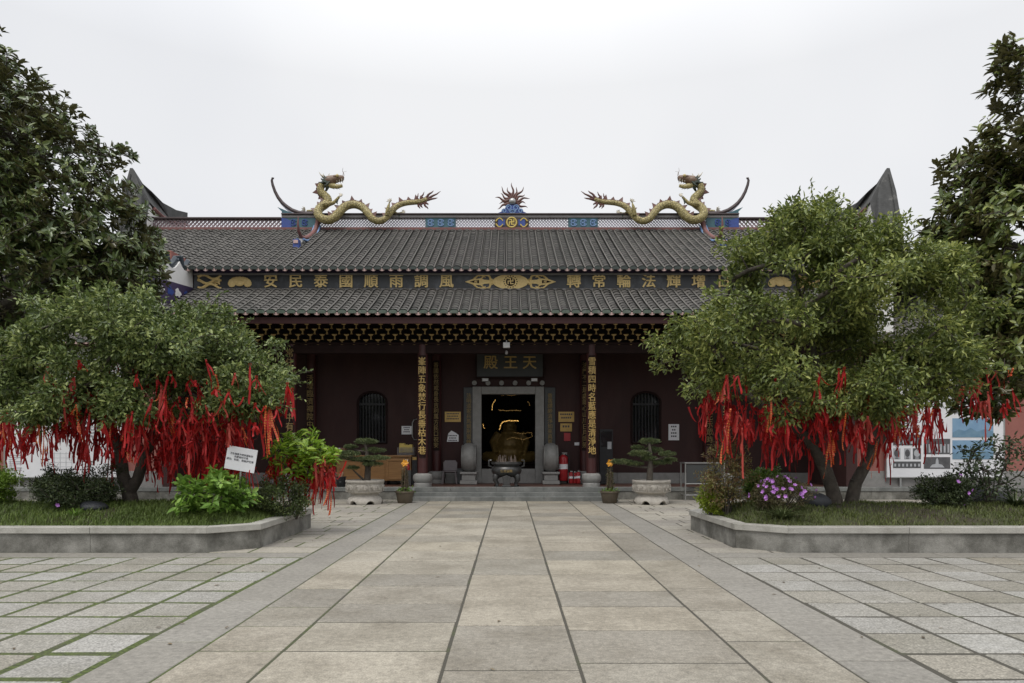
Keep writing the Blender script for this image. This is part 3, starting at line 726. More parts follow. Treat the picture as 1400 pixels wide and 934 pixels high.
# ---- ridge
RY = 29.0
def zr(py): return zs(py, RY)
XE = xs(1009, RY); XL = xs(386, RY)
ri = MB()
ri.bb(-15, 15, RY-.22, RY+.22, zr(322), zr(316.5), 0)                 # footing
ri.bb(-15, 15, RY-.15, RY+.15, zr(316.4), zr(312.4), 1)
ri.bb(XL, XE, RY-.13, RY+.13, zr(298.8), zr(295.4), 2)
ridge = hp(ri, 'ridge', [M['tilepan'], M['ridgered'], M['frame_grey']], bevel=.01)
rc = MB(); rc.bb(XL, XE, RY-.19, RY+.19, zr(295.2), zr(293.2)); rc.bb(-15, XL-.01, RY-.15, RY+.15, zr(300.6), zr(298.2)); rc.bb(XE+.01, 15, RY-.15, RY+.15, zr(300.6), zr(298.2))
hp(rc, 'ridge_cap', M['ridgecap'], ridge, bevel=.02)
def lattice(mb, x0, x1, z0, z1, y, st=.17, r=.016):
    h = z1-z0; x = x0-h
    while x < x1:
        for s in (1, -1):
            a, b_ = (x, z0), (x+h, z1)
            if s < 0: a, b_ = (x, z1), (x+h, z0)
            # clip
            p, q = list(a), list(b_); sl = (q[1]-p[1])/(q[0]-p[0])
            if q[0] < x0 or p[0] > x1: continue
            if p[0] < x0: p[1] += sl*(x0-p[0]); p[0] = x0
            if q[0] > x1: q[1] -= sl*(q[0]-x1); q[0] = x1
            if q[0]-p[0] < .02: continue
            d = Vector((q[0]-p[0], q[1]-p[1])); nrm = Vector((-d.y, d.x)).normalized()*r
            mb.prism([(p[0]+nrm.x,p[1]+nrm.y),(p[0]-nrm.x,p[1]-nrm.y),(q[0]-nrm.x,q[1]-nrm.y),(q[0]+nrm.x,q[1]+nrm.y)], y-.03 - (.004 if s > 0 else 0), y+.03+(.004 if s > 0 else 0))
        x += st
for p0, p1 in ((433,582),(623,676),(723,777),(817,965)):
    la = MB(); lattice(la, xs(p0,RY), xs(p1,RY), zr(312.4), zr(298.8), RY, .125, .014); hp(la, 'pierced_lattice', M['lattice'], ridge)
for a, b_ in ((-15, XL),(XE, 15)):
    la2 = MB(); lattice(la2, a, b_, zr(312.4), zr(300.6), RY, .17, .02); hp(la2, 'pierced_lattice', M['rlattice'], ridge)
# painted panels
def scrolls(mb, x0, x1, z0, z1, y, m, n=3):
    for i in range(n):
        cx_ = x0+(x1-x0)*(i+.5)/n; rr = min((x1-x0)/n, (z1-z0))*.36
        for q in (-1, 1):
            sp = [(cx_+rr*(1-.6*t)*math.cos(a)*1.0, y, (z0+z1)/2+q*rr*.35+rr*(1-.6*t)*.75*math.sin(a)*q) for t, a in zip(np.linspace(0,1,16), np.linspace(0,7.5,16))]
            mb.tube(sp, .025, 5, m)
for p0, p1 in ((582,623),(777,817)):
    pn = MB()
    pn.bb(xs(p0,RY), xs(p1,RY), RY-.08, RY+.08, zr(312.3), zr(298.9), 0)
    scrolls(pn, xs(p0,RY), xs(p1,RY), zr(311.5), zr(299.5), RY-.09, 1, 3); hp(pn, 'painted_panel', [M['teal'], M['skyblue'], M['blue']], ridge)
for s, (p0, p1) in ((-1,(386,433)),(1,(965,1009))):
    pn = MB()
    pn.bb(xs(p0,RY), xs(p1,RY), RY-.10, RY+.10, zr(312.3), zr(298.9), 0)
    scrolls(pn, xs(p0+8,RY), xs(p1-8,RY), zr(311), zr(300), RY-.11, 2, 2)
    xe = xs(p0 if s < 0 else p1, RY); pn.prism([(xe, zr(312)), (xe-s*.42, zr(312)), (xe-s*.42, zr(304)), (xe-s*.2, zr(300)), (xe, zr(299))], RY-.115, RY-.102, 'y', 2)
    hp(pn, 'painted_panel', [M['teal'], M['skyblue'], M['blue']], ridge)
md = MB(); md.bb(xs(676,RY), xs(723,RY), RY-.12, RY+.12, zr(312.6), zr(298.5), 0)
cx = xs(699.5, RY); cz = zr(305.7)
for s in (-1, 1):
    md.prism([(cx+s*.28, cz-.12), (cx+s*.56, cz-.17), (cx+s*.56, cz+.17), (cx+s*.28, cz+.12)], RY-.135, RY-.122, 'y', 1)
    for q in (-1, 1): md.tube([(cx+s*(.66-.3*t), RY-.13, cz+q*(.05+.13*math.sin(t*3))) for t in np.linspace(0,1,9)], .03, 5, 2)
md.tube([(cx+.20*math.cos(a), RY-.14, cz+.20*math.sin(a)) for a in np.linspace(0, 2*PI, 25)], .035, 6, 2)
disc(md, cx, cz, .18, .18, RY-.135, RY-.121); 
mdo = hp(md, 'medallion', [M['ridgecap'], M['blue'], M['yellow']], ridge)
under(text('卍', .27, M['yellow'], None, (cx, RY-.142, cz), 'emblem', .008, .012), ridge)
# swallow-tail ends of the ridge and the two small descending spurs
tail = [(436,293),(420,292.4),(408,291),(399,287.5),(391.6,282.5),(385.5,277),(380.2,270),(376,262),(372.8,253),(371.6,247),(372.6,243.5),(374.2,244)]
for s in (-1, 1):
    mir = lambda px: px if s < 0 else 2*697.5-px
    t1 = MB(); pts = [Vector((xs(mir(a),RY), RY, zr(b))) for a, b in tail]
    n = len(pts); t1.tube(pts, [.105 - .065*(i/(n-1)) for i in range(n)], 8, 0)
    tw = hp(t1, 'ridge_tail', M['ridgecap'], ridge, smooth=True)
    t2 = MB(); low = [p + Vector((s*-.0, 0, -.14*(1-i/(n-1)))) for i, p in enumerate(pts[:8])]
    t2.tube(low, [.07-.045*(i/7) for i in range(8)], 6, 0)
    xa = xs(mir(386),RY); hp(t2, 'tail_rib', M['lattice'], tw, smooth=True)
    t3 = MB(); t3.prism([(xa, zr(298.9)), (xs(mir(433),RY), zr(298.9)), (xs(mir(433),RY), zr(295.6)), (xs(mir(408),RY), zr(294)), (xs(mir(396),RY), zr(290.5)), (xs(mir(380),RY), zr(284)), (xs(mir(386),RY), zr(290))], RY-.08, RY+.08, 'y', 0)
    hp(t3, 'painted_panel', M['teal'], tw)
    sp = MB(); X = xs(mir(432), RY-.3)
    path = [(29.0, zr(293)), (28.95, 11.0), (28.6, 10.62), (28.1, 10.28), (27.5, 9.98), (27.0, 9.80), (26.6, 9.74), (26.35, 9.86), (26.25, 10.1), (26.3, 10.4)]
    pp = [Vector((X, a, b)) for a, b in path]
    sp.tube(pp, [.10,.10,.09,.085,.08,.075,.07,.055,.04,.015], 8, 0)
    lowp = [p+Vector((-s*.0, -.02, -.17)) for p in pp[1:7]]; sp.tube(lowp, [.10,.12,.13,.13,.11,.08], 8, 1)
    sp.tube([p+Vector((s*.12, -.05, -.12)) for p in pp[1:7]], .045, 5, 2); sp.tube([p+Vector((-s*.12, -.05, -.12)) for p in pp[1:7]], .045, 5, 2)
    sp.bb(X-.11, X+.11, 26.0, 26.25, 8.85, 9.46, 3); sp.bb(X-.085, X+.085, 25.97, 25.998, 8.95, 9.12, 1); sp.bb(X-.085, X+.085, 25.97, 25.998, 9.30, 9.42, 4)
    hp(sp, 'ridge_spur', [M['ridgered'], M['white'], M['skyblue'], M['blue'], M['pink']], ridge, smooth=True)
# gable walls with swept saddle caps
def lerp_b(P, t):
    L_ = [0]
    for i in range(1, len(P)): L_.append(L_[-1]+math.dist(P[i], P[i-1]))
    d = t*L_[-1]
    for i in range(1, len(P)):
        if d <= L_[i]+1e-9:
            u = (d-L_[i-1])/(L_[i]-L_[i-1]); return (P[i-1][0]+(P[i][0]-P[i-1][0])*u, P[i-1][1]+(P[i][1]-P[i-1][1])*u)
    return P[-1]
for s in (-1, 1):
    gw = MB(); xi, xo = (14.76, 15.66) if s > 0 else (-15.66, -14.76)
    prof = [(27.4,9.0),(27.62,9.9),(27.85,11.0),(28.08,12.05),(28.26,12.75),(28.34,13.07),(28.42,13.0),(28.6,12.62),(28.9,12.32),(29.6,12.10),(30.8,12.2),(31.9,12.45)]
    th = .55
    und = [(31.9,11.95),(30.8,11.66),(29.6,11.56),(28.9,11.66),(28.55,11.75),(28.36,11.0),(28.2,10.2),(28.0,9.0)]
    gw2 = MB(); xmid = 15.2*s
    def wid(a, b_): return .44 if b_ < 12.0 and a < 28.3 else (.44 - .36*min(1, max(0, (b_-12.0)/1.07)) if a < 28.45 else .08+.26*min(1, (a-28.45)/1.2))
    top = prof; bot = und[::-1]
    bot = [(lerp_b(bot, i/(len(top)-1))) for i in range(len(top))]
    VV = []; n_ = len(top)
    for (a, b_), (c_, d_) in zip(top, bot):
        t_ = min(1, max(0, (b_-11.7)/1.37)) if a < 28.45 else max(0, 1-(a-28.45)/.6)*.999
        l_, r_ = 14.78+(15.38-14.78)*t_**1.2, 15.66-(15.66-15.50)*t_
        VV += [(s*l_, a, b_), (s*r_, a, b_), (s*15.62, c_, d_), (s*14.80, c_, d_)]
    FF = [(4*i+q, 4*i+(q+1)%4, 4*i+4+(q+1)%4, 4*i+4+q) for i in range(n_-1) for q in range(4)] + [(3,2,1,0), (4*n_-4, 4*n_-3, 4*n_-2, 4*n_-1)]
    gw2.add(VV, FF, 0)
    xm = xo-.16*(1) if s > 0 else xi+.16
    gw2.tube([Vector(((15.56-.03*k)*s, a-.02, b+.03)) for k, (a, b) in enumerate(prof[:5])], .06, 6, 0)
    cap = None
    gw.prism([(28.0+.02,7.0),(28.22,10.2),(28.38,11.0),(28.57,11.73),(28.9,11.65),(29.6,11.55),(30.8,11.65),(31.9,11.93),(31.9,7.0)], xi+.12, xo-.12, 'x', 0)
    wo = hp(gw, 'gable_wall', M['white'])
    hp(gw2, 'gable_cap', M['gablecap'], wo, bevel=.03)
    rb = MB(); xr = xi+.04 if s > 0 else xo-.04
    rb.tube([Vector((xr, a, b-.06)) for a, b in und[::-1][4:]], .075, 6, 0); hp(rb, 'red_moulding', M['ridgered'], wo)
# stepped white end walls of the lower roof with upturned tile caps
for s in (-1, 1):
    ew = MB(); xi, xo = (10.87, 11.15) if s > 0 else (-11.15, -10.87)
    stp = [(23.8, 7.62), (22.9, 7.55), (21.95, 7.5), (20.95, 7.42), (20.2, 7.3)]
    poly = [(23.83, 5.0), (23.83, 7.86)]
    for i in range(4):
        y1, y0 = stp[i][0], stp[i+1][0]; zb = stp[i][1]-.12*i*.6
        for t in np.linspace(0, 1, 8): poly.append((y1+(y0-y1)*t, zb+.30*(1-t)**2 - .14*math.sin(PI*t) + .16*t**3))
    poly += [(20.2, 5.0)]
    ew.prism(poly, xi, xo, 'x'); eo = hp(ew, 'end_wall', M['white'])
    dc = MB(); fx0, fx1 = (xi-.02, xi-.003) if s > 0 else (xo+.003, xo+.02)
    dc.prism([(23.8,6.3),(23.8,7.12),(21.6,6.9),(20.3,6.8),(20.3,6.2),(21.5,6.2)], fx0, fx1, 'x', 0)
    dc2 = MB(); g0, g1 = (xi-.03, xi-.021) if s > 0 else (xo+.021, xo+.03)
    for (a, b_, m) in ((23.3,6.75,1),(22.7,6.7,2),(22.2,6.65,1),(21.6,6.6,2),(21.0,6.55,1)):
        dc2.prism([(a+.2*math.cos(q)*(1+.25*math.cos(3*q)), b_+.13*math.sin(q)*(1+.25*math.sin(5*q))) for q in np.linspace(0,2*PI,22,endpoint=False)], g0, g1, 'x', m-1)
    hp(dc, 'painted_panel', M['purple'], eo); hp(dc2, 'painted_motif', [M['blue'], M['white']], eo)
    cp = MB()
    for i in range(4):
        y1, y0 = stp[i][0], stp[i+1][0]; zb = stp[i][1]-.12*i*.6
        pts = [Vector(((xi+xo)/2, y1+(y0-y1)*t, zb+.30*(1-t)**2 - .14*math.sin(PI*t) + .16*t**3 + .05)) for t in np.linspace(0, 1, 10)]
        cp.tube(pts, .10, 6, 0, flat=1.8)
        q = pts[-3]; cp.box(q + Vector((0, 0, .16)), (.30, .16, .38), 0, Matrix.Rotation(R(18), 3, 'X'))
    hp(cp, 'wall_cap', M['capblue'], eo, bevel=.02)

# ---- doorway: granite frame, lintel pins, plaque, couplet slabs
df = MB(); fw = .30
df.bb(DX0-.02, DX0+fw, WALL-.12, WALL+.2, TZ-.02, DZ); df.bb(DX1-fw, DX1+.02, WALL-.12, WALL+.2, TZ-.02, DZ); df.bb(DX0+fw+.002, DX1-fw-.002, WALL-.118, WALL+.2, DZ-.27, DZ)
df.bb(DX0+fw+.002, DX1-fw-.002, WALL-.10, WALL+.15, TZ-.02, zs(641,WALL)-.0)
door = hp(df, 'door_frame', M['pedestal'], bevel=.015)
pn_ = MB()
for i in range(6):
    x = DX0+.05+(DX1-DX0-.1)*i/5; pn_.tube([(x, WALL-.16, DZ+.13), (x, WALL+.01, DZ+.13)], .085, 16); 
hp(pn_, 'lintel_pins', M['pedestal'], door, smooth=True)
pq = MB(); qx0, qx1, qz0, qz1 = xs(652,WALL-.2), xs(742,WALL-.2), zs(515,WALL-.2), zs(478.5,WALL-.2)
pq.bb(qx0, qx1, WALL-.20, WALL-.14, qz0, qz1); 
plq = hp(pq, 'name_plaque', M['plaquegrey'])
pf = MB()
for a in ((qx0-.05,qx1+.05,qz1,qz1+.06),(qx0-.05,qx1+.05,qz0-.06,qz0),(qx0-.05,qx0,qz0,qz1),(qx1,qx1+.05,qz0,qz1)): pf.bb(a[0],a[1],WALL-.23,WALL-.13,a[2],a[3])
hp(pf, 'plaque_frame', M['darktimber'], plq, bevel=.01)
for ch, px in (('殿',671),('王',698),('天',724)): under(text(ch, .52, M['colgold'], None, (xs(px,WALL-.2), WALL-.215, (qz0+qz1)/2), 'gilded_character', .008, 0, .008), plq)
for s, px, tx in ((-1,641,'法明道家兵馬競刑靈峰'),(1,752,'香雲縹緲清淨如來真意')):
    cs = MB(); x = xs(px, WALL-.1); cs.bb(x-.19, x+.19, WALL-.10, WALL-.02, TZ+.9, zs(530,WALL)); c = hp(cs, 'couplet_slab', M['plaquegrey'], bevel=.01)
    under(text('\n'.join(tx), .185, M['dimgold'], None, (x, WALL-.11, zs(573,WALL)), 'inscription', .005, 0, .002), c)
# small lamp boxes above the door and the one under the beam
for px, py in ((663.5,519.5),(730.5,519.5)):
    l_ = MB(); x = xs(px,WALL-.15); z = zs(py,WALL-.15); l_.bb(x-.12, x+.12, WALL-.22, WALL-.01, z-.06, z+.06); l_.bb(x-.10,x+.10,WALL-.225,WALL-.221,z-.045,z+.045,1)
    lo = l_.build('emergency_lamp', [M['pedestal'], M['paper']], bevel=.01); tag(lo, 'small grey twin lamp box above the %s end of the door lintel' % ('left' if px < 700 else 'right'), 'lamp', 'lamp boxes over the door')
l_ = MB(); x = xs(692.5,COLY-.2); z = zs(472.5,COLY-.2); l_.bb(x-.11, x+.11, COLY-.32, COLY-.131, z-.08, z+.09); l_.bb(x-.02,x+.02,COLY-.16,COLY-.131,z+.09,z+.2)
lo = l_.build('floodlight', [M['paper']], bevel=.015); tag(lo, 'white boxy floodlight fixed to the beam above the name plaque', 'floodlight')
ll = MB(); ll.ell((xs(692.5,COLY-.2), COLY-.25, zs(482.5,COLY-.2)), (.05,.05,.07)); lb = ll.build('floodlight_bulb', M['frame_grey'], None, smooth=True); lb.parent = lo
# ------------------------------------------------------------------ side halls with display boards
def side_hall(s):
    name = 'left' if s < 0 else 'right'
    root = empty('side_hall', (s*17, 24, 0), 'terracotta walled side hall behind the %s planter, display board on its front' % name, 'building', 'side halls')
    x0, x1 = (11.25, 24) if s > 0 else (-24, -11.25)
    wb = MB(); wb.bb(x0, x1, 22.75, 23.1, TZ+.5, 5.3); wb.bb(x0 if s > 0 else x1-.3, x0+.3 if s > 0 else x1, 23.1, 29, TZ, 8.2)
    under(wb.build('wall', M['terracotta']), root)
    pb = MB(); run(pb, x0, x1, 2.2, lambda p, q: pb.bb(p, q, 22.70, 23.1, TZ-.1, TZ+.497)); under(pb.build('plinth', M['pedestal'], bevel=.01), root)
    tiled('roof', x0-.0 if s > 0 else x0, x1, 22.1, 5.05, 27.0, 8.1, .32, .1, root, M['tilegreen'], seg=.3)
    rb = MB(); rb.bb(x0, x1, 26.9, 27.2, 7.9, 8.5); under(rb.build('ridge', M['ridgecap'], bevel=.03), root)
    fs_ = MB(); fs_.bb(x0, x1, 22.3, 22.4, 4.85, 5.02); under(fs_.build('fascia', M['fascia']), root)
    return root
side_hall(-1); side_hall(1)
BD = 22.6
def board(px0, px1, py0, py1, label):
    x0, x1, z1, z0 = xs(px0,BD), xs(px1,BD), zs(py0,BD), zs(py1,BD)
    r = empty('display_board', ((x0+x1)/2, BD, z0), label, 'notice board')
    p = MB(); p.bb(x0, x1, BD, BD+.05, z0, z1); under(p.build('panel', M['paper']), r)
    f = MB()
    for a in ((x0-.04,x1+.04,z1,z1+.04),(x0-.04,x1+.04,z0-.04,z0),(x0-.04,x0,z0,z1),(x1,x1+.04,z0,z1)): f.bb(a[0],a[1],BD-.02,BD+.08,a[2],a[3])
    under(f.build('frame', M['steel'], bevel=.006), r)
    lg = MB()
    for q in (.12,.5,.88): lg.bb(x0+(x1-x0)*q-.03, x0+(x1-x0)*q+.03, BD+.01, BD+.06, TZ, z0-.04)
    under(lg.build('leg', M['steel']), r)
    return r, x0, x1, z0, z1
def photo(r, px0, px1, py0, py1, mats, fn=None):
    m = MB(); x0, x1, z1, z0 = xs(px0,BD), xs(px1,BD), zs(py0,BD), zs(py1,BD); m.bb(x0, x1, BD-.006, BD-.001, z0, z1)
    if fn: fn(m, x0, x1, z0, z1)
    under(m.build('printed_photo', mats), r)
M['printgrey'] = mk('print_grey', (.055,.055,.06), (.10,.10,.105), 9, .6)
M['printlight'] = mk('print_light', (.42,.43,.45), (.34,.35,.37), 9, .6)
M['printsky'] = mk('print_sky', (.15,.27,.42), (.22,.35,.48), 3, .6)
M['printhill'] = mk('print_hill', (.10,.20,.30), (.16,.27,.36), 6, .6)
r, x0, x1, z0, z1 = board(1212.5, 1372, 515-40, 652, 'tall white display board with photographs and a blue landscape, behind the right tree')
def rows(m, x0, x1, z0, z1):
    n = 7
    for i in range(n):
        cx_ = x0+(x1-x0)*(i+.5)/n; m.bb(cx_-.03, cx_+.03, BD-.010, BD-.007, z0+.05, z0+(z1-z0)*.65, 1)
def vase(m, x0, x1, z0, z1): 
    cx_ = (x0+x1)/2; hw = (x1-x0)*.38; m.prism([(cx_+hw*math.cos(a), z0+(z1-z0)*.55+(z1-z0)*.35*math.sin(a)) for a in np.linspace(0,2*PI,16,endpoint=False)], BD-.010, BD-.007, 'y', 1)
    m.bb(cx_-hw*.6, cx_+hw*.6, BD-.010, BD-.007, z0+.02, z0+(z1-z0)*.16, 1)
def stupa(m, x0, x1, z0, z1):
    cx_ = (x0+x1)/2; h = z1-z0
    m.prism([(cx_-.24,z0+.04),(cx_+.24,z0+.04),(cx_+.16,z0+h*.35),(cx_+.05,z0+h*.42),(cx_+.04,z0+h*.75),(cx_,z0+h*.95),(cx_-.04,z0+h*.75),(cx_-.05,z0+h*.42),(cx_-.16,z0+h*.35)], BD-.010, BD-.007, 'y', 1)
def hills(m, x0, x1, z0, z1):
    w_ = x1-x0; h = z1-z0
    m.prism([(x0,z0+.0),(x0,z0+h*.25),(x0+w_*.15,z0+h*.42),(x0+w_*.3,z0+h*.33),(x0+w_*.45,z0+h*.5),(x0+w_*.6,z0+h*.3),(x0+w_*.8,z0+h*.45),(x1,z0+h*.3),(x1,z0)], BD-.010, BD-.007, 'y', 1)
PG = [M['printgrey'], M['printlight']]
photo(r, 1221, 1260, 594, 609, PG, rows)
photo(r, 1221, 1231, 613, 628, [M['printlight'], M['printgrey']], vase); photo(r, 1236, 1245, 613, 628, [M['printlight'], M['printgrey']], vase); photo(r, 1248, 1259, 613, 628, PG, vase)
photo(r, 1221, 1259, 631, 640, PG, rows); photo(r, 1263, 1299, 625, 641, PG, stupa); photo(r, 1263, 1299, 600, 621, PG, rows)
photo(r, 1302, 1358, 602, 628, [M['printsky'], M['printhill']], hills); photo(r, 1302, 1358, 572, 598, [M['printsky'], M['printhill']], hills)
def lines(r, px0, px1, py0, py1, n, frac=.5):
    m = MB(); h = (py1-py0)/n
    for i in range(n):
        e = px1 - (random.uniform(.1,.5)*(px1-px0) if i % 3 == 2 else 0)
        m.bb(xs(px0,BD), xs(e,BD), BD-.004, BD-.001, zs(py0+h*i+h*frac,BD), zs(py0+h*i,BD))
    under(m.build('printed_lines', M['printlight']), r)
hd = MB(); 
for i in range(5): hd.bb(xs(1316+i*9,BD), xs(1322+i*9,BD), BD-.004, BD-.001, zs(533,BD), zs(527,BD))
for i in range(3): hd.bb(xs(1323+i*3,BD), xs(1325+i*3,BD), BD-.004, BD-.001, zs(549,BD), zs(545.5,BD))
under(hd.build('printed_heading', M['ink']), r)
lines(r, 1305, 1350, 632, 642, 5); lines(r, 1305, 1350, 555, 567, 5); lines(r, 1222, 1256, 560, 588, 8)
r, x0, x1, z0, z1 = board(7, 166, 475, 652, 'tall white display board with faint grid and small print, behind the left tree')
gr = MB()
for i in range(6): gr.bb(xs(58+i*8,BD), xs(58.6+i*8,BD), BD-.004, BD-.001, zs(642,BD), zs(618,BD))
for i in range(4): gr.bb(xs(58,BD), xs(98,BD), BD-.0035, BD-.0005, zs(620.4+i*6,BD), zs(620+i*6,BD))
under(gr.build('printed_lines', M['printlight']), r)
hd = MB(); hd.bb(xs(56,BD), xs(68,BD), BD-.004, BD-.001, zs(629,BD), zs(627.6,BD))
for i in range(24): hd.bb(xs(55+i*3.2,BD), xs(57+i*3.2,BD), BD-.004, BD-.001, zs(643,BD), zs(641.2,BD))
under(hd.build('printed_heading', M['ink']), r); lines(r, 12, 30, 622, 645, 8); lines(r, 70, 150, 560, 600, 9)

# ------------------------------------------------------------------ dragons and the flaming pearl on the ridge
DY = RY-.34
def dragon():
    r = empty('dragon_statue', (0, RY, zr(315)), None, 'dragon statue')
    def q(x, y, d=0.0): return Vector((xs(340+x/3.684, RY), RY+d, zr(220+y/3.684)))   # traced off the left dragon
    path = [(372,122,-.05),(364,140,-.05),(368,160,-.05),(384,176,-.05),(399,192,-.08),(402,210,-.10),(388,228,-.15),(368,248,-.24),(360,272,-.34),(368,296,-.42),(392,312,-.44),(420,315,-.44),(446,302,-.42),(466,276,-.36),(484,250,-.28),(508,232,-.2),(540,228,-.18),(572,240,-.22),(596,262,-.3),(614,286,-.4),(634,310,-.44),(664,321,-.44),(694,310,-.42),(714,286,-.36),(732,258,-.28),(756,234,-.2),(788,219,-.12),(824,213,-.08),(860,209,-.05),(884,202,-.05),(900,194,-.05)]
    P = [q(*p) for p in path]
    n = len(P); rad = []
    for i in range(n):
        t = i/(n-1); rad.append((.140 + .035*min(1, i/5)) if t < .3 else .175 - .085*max(0,(t-.45)/.55))
    # smooth resample
    PP = []; RR = []
    for i in range(n-1):
        p0, p1, p2, p3 = P[max(i-1,0)], P[i], P[i+1], P[min(i+2,n-1)]
        for k in range(3):
            t = k/3; PP.append(.5*((2*p1)+(p2-p0)*t+(2*p0-5*p1+4*p2-p3)*t*t+(3*p1-p0-3*p2+p3)*t**3)); RR.append(rad[i]*(1-t)+rad[i+1]*t)
    PP.append(P[-1]); RR.append(rad[-1]*.7)
    b = MB(); b.tube(PP, RR, 12, 0); body = under(b.build('body', M['dragon'], smooth=True), r)
    # dorsal fins on the outer side of the back (left / upper side along the walk)
    fn = MB()
    for i in range(2, len(PP)-3, 3):
        t = (PP[i+1]-PP[i-1]).normalized(); nn = Vector((-t.z, 0, t.x)) * -1
        if nn.z < 0 and i > 14 or (i <= 14 and nn.x > 0): nn = -nn
        if 24 < i < 34 or 60 < i < 66: continue
        base = PP[i] + nn*RR[i]*.8; h = .25 if i % 2 else .18
        a, c = base - t*.12, base + t*.12; tip = base + nn*h - t*.03
        fn.add([a+Vector((0,-.03,0)), c+Vector((0,-.03,0)), tip, a+Vector((0,.03,0)), c+Vector((0,.03,0))], [(0,1,2),(4,3,2),(0,2,3),(1,4,2),(0,3,4,1)])
        fn.tube([PP[i]+nn*RR[i]*.93-t*.16, PP[i]+nn*RR[i]*.97, PP[i]+nn*RR[i]*.93+t*.16], .035, 5)
    under(fn.build('dorsal_fin', M['fin']), r)
    # tail flames
    tf = MB()
    for (a, b_, c, d, e, f) in ((893,196,935,180,970,155),(890,192,915,165,935,153),(893,200,930,195,955,189),(885,208,905,220,905,226),(880,212,895,238,908,246),(868,208,870,180,888,158),(850,210,845,190,858,165),(872,214,862,234,880,240),(860,214,850,236,868,244)):
        pts = [q(a,b_,-.05).lerp(q(c,d,-.1),t)*(1-t)+q(c,d,-.1).lerp(q(e,f,-.06),t)*t for t in np.linspace(0,1,7)]
        for k, p in enumerate(pts): p.x += .02*math.sin(k*1.9); 
        tf.tube(pts, [.06,.055,.048,.04,.03,.02,.006], 6)
    tailo = under(tf.build('tail_flame', M['fin'], smooth=True), r)
    # head: skull, muzzle, open jaw
    hd = MB()
    hd.ell(q(408,103,-.05), (.27,.21,.20), 12, 8, 0)
    hd.tube([q(400,103,-.05), q(425,98,-.05), q(448,92,-.05), q(470,90,-.05), q(480,92,-.05)], [.20,.185,.15,.125,.08], 10, 0, flat=.95)
    hd.ell(q(474,86,-.05), (.075,.10,.06), 10, 6, 0)           # nose
    for d in (-.15, .05): hd.ell(q(440,86,d), (.11,.07,.07), 8, 6, 0)
    head = under(hd.build('head', M['face'], smooth=True), r)
    jw = MB(); jw.tube([q(400,118,-.05), q(425,128,-.05), q(450,132,-.05), q(474,128,-.05)], [.14,.115,.09,.06], 10, 0); under(jw.build('jaw', M['dragonbelly'], smooth=True), head)
    th = MB()
    for x, y1, y2 in ((472,96,112),(460,99,113),(448,102,114),(470,127,117),(456,130,119),(442,131,121)):
        for d in (-.13, .03): th.tube([q(x,y1,d), q(x+1,y2,d)], [.028,.004], 5)
    under(th.build('teeth', M['bone']), head)
    ey = MB()
    for d in (-.20, .10): ey.ell(q(452,84,d), (.07,.065,.07), 10, 8)
    under(ey.build('eye', M['eyegold'], smooth=True), head)
    hr = MB()
    for d in (-.16, .06):
        hr.tube([q(400,92,d), q(385,88,d), q(370,80,d-.03), q(360,65,d-.03)], [.045,.04,.03,.008], 6)
        hr.tube([q(385,88,d), q(380,78,d), q(382,70,d)], [.03,.02,.005], 5)
        hr.tube([q(412,90,d), q(408,78,d), q(413,70,d)], [.03,.022,.005], 5)
    under(hr.build('horn', M['bone'], smooth=True), head)
    mn = MB()
    for i in range(34):
        a = random.uniform(-.9, 1.2); st = q(random.uniform(388,412), random.uniform(95,128), random.uniform(-.2,.1))
        en_ = st + Vector((-.30*math.cos(a), random.uniform(-.08,.08), -.24*math.sin(a)))
        mn.tube([st, st.lerp(en_,.5)+Vector((0,0,-.03)), en_], [.075,.05,.006], 5)
    for x in (430, 445, 458): mn.tube([q(x,131,-.05), q(x-6,140,-.05), q(x+4,147,-.05)], [.025,.018,.004], 5)
    under(mn.build('mane', M['mane']), head)
    wk = MB()
    for d, e in ((-.12,(478,40)),(.02,(492,52))): wk.tube([q(474,88,d), q(480,70,d), q(476,55,d), q(*e,d)], [.012,.010,.008,.004], 4)
    under(wk.build('whisker', M['face']), head)
    # legs: raised foreleg with open claw, rear foreleg on the tail rib, hind legs
    def leg(pts, rad, claw, dirn):
        m = MB(); m.tube([q(*p) for p in pts], rad, 8, 0)
        for k in range(4):
            a = dirn + (k-1.5)*.55; c = q(*claw)
            m.tube([c, c+Vector((.10*math.cos(a), (k-1.5)*.05, .10*math.sin(a))), c+Vector((.17*math.cos(a+.5), (k-1.5)*.06, .17*math.sin(a+.5)-.02))], [.035,.028,.006], 5, 1)
        sp_ = q(*pts[-2]); m.tube([sp_, sp_+Vector((-.02,0,-.14)), sp_+Vector((.02,0,-.22))], [.06,.04,.006], 5, 2)
        return under(m.build('leg', [M['dragon'], M['bone'], M['mane']], smooth=True), r)
    leg([(388,232,-.28),(415,232,-.34),(438,226,-.34),(456,208,-.34),(466,196,-.34)], [.13,.105,.075,.06,.05], (468,192,-.34), .6)
    leg([(362,242,.0),(345,250,.06),(328,248,.08),(306,250,.08),(290,250,.08)], [.11,.09,.075,.06,.05], (280,246,.08), 2.4)
    leg([(708,292,-.5),(712,272,-.56),(716,252,-.56),(720,232,-.52)], [.10,.085,.06,.02], (720,230,-.52), 1.4)
    leg([(730,262,-.1),(748,272,-.1),(762,270,-.1),(772,266,-.1)], [.09,.07,.055,.045], (774,264,-.1), .4)
    return r
dl = dragon(); dl['label'] = 'gold dragon on the left half of the ridge, head raised and facing right'; dl['group'] = 'dragons on the roof ridge'
dr = copy_tree(dl); dr['label'] = 'gold dragon on the right half of the ridge, head raised and facing left'
dr.scale = (-1, 1, 1); dr.location.x = xs(697.5+.9, RY)*2
pr = empty('flaming_pearl', (xs(700,RY), RY, zr(293)), 'silver pearl ringed by maroon flames on a blue cloud, centre of the ridge', 'roof ornament')
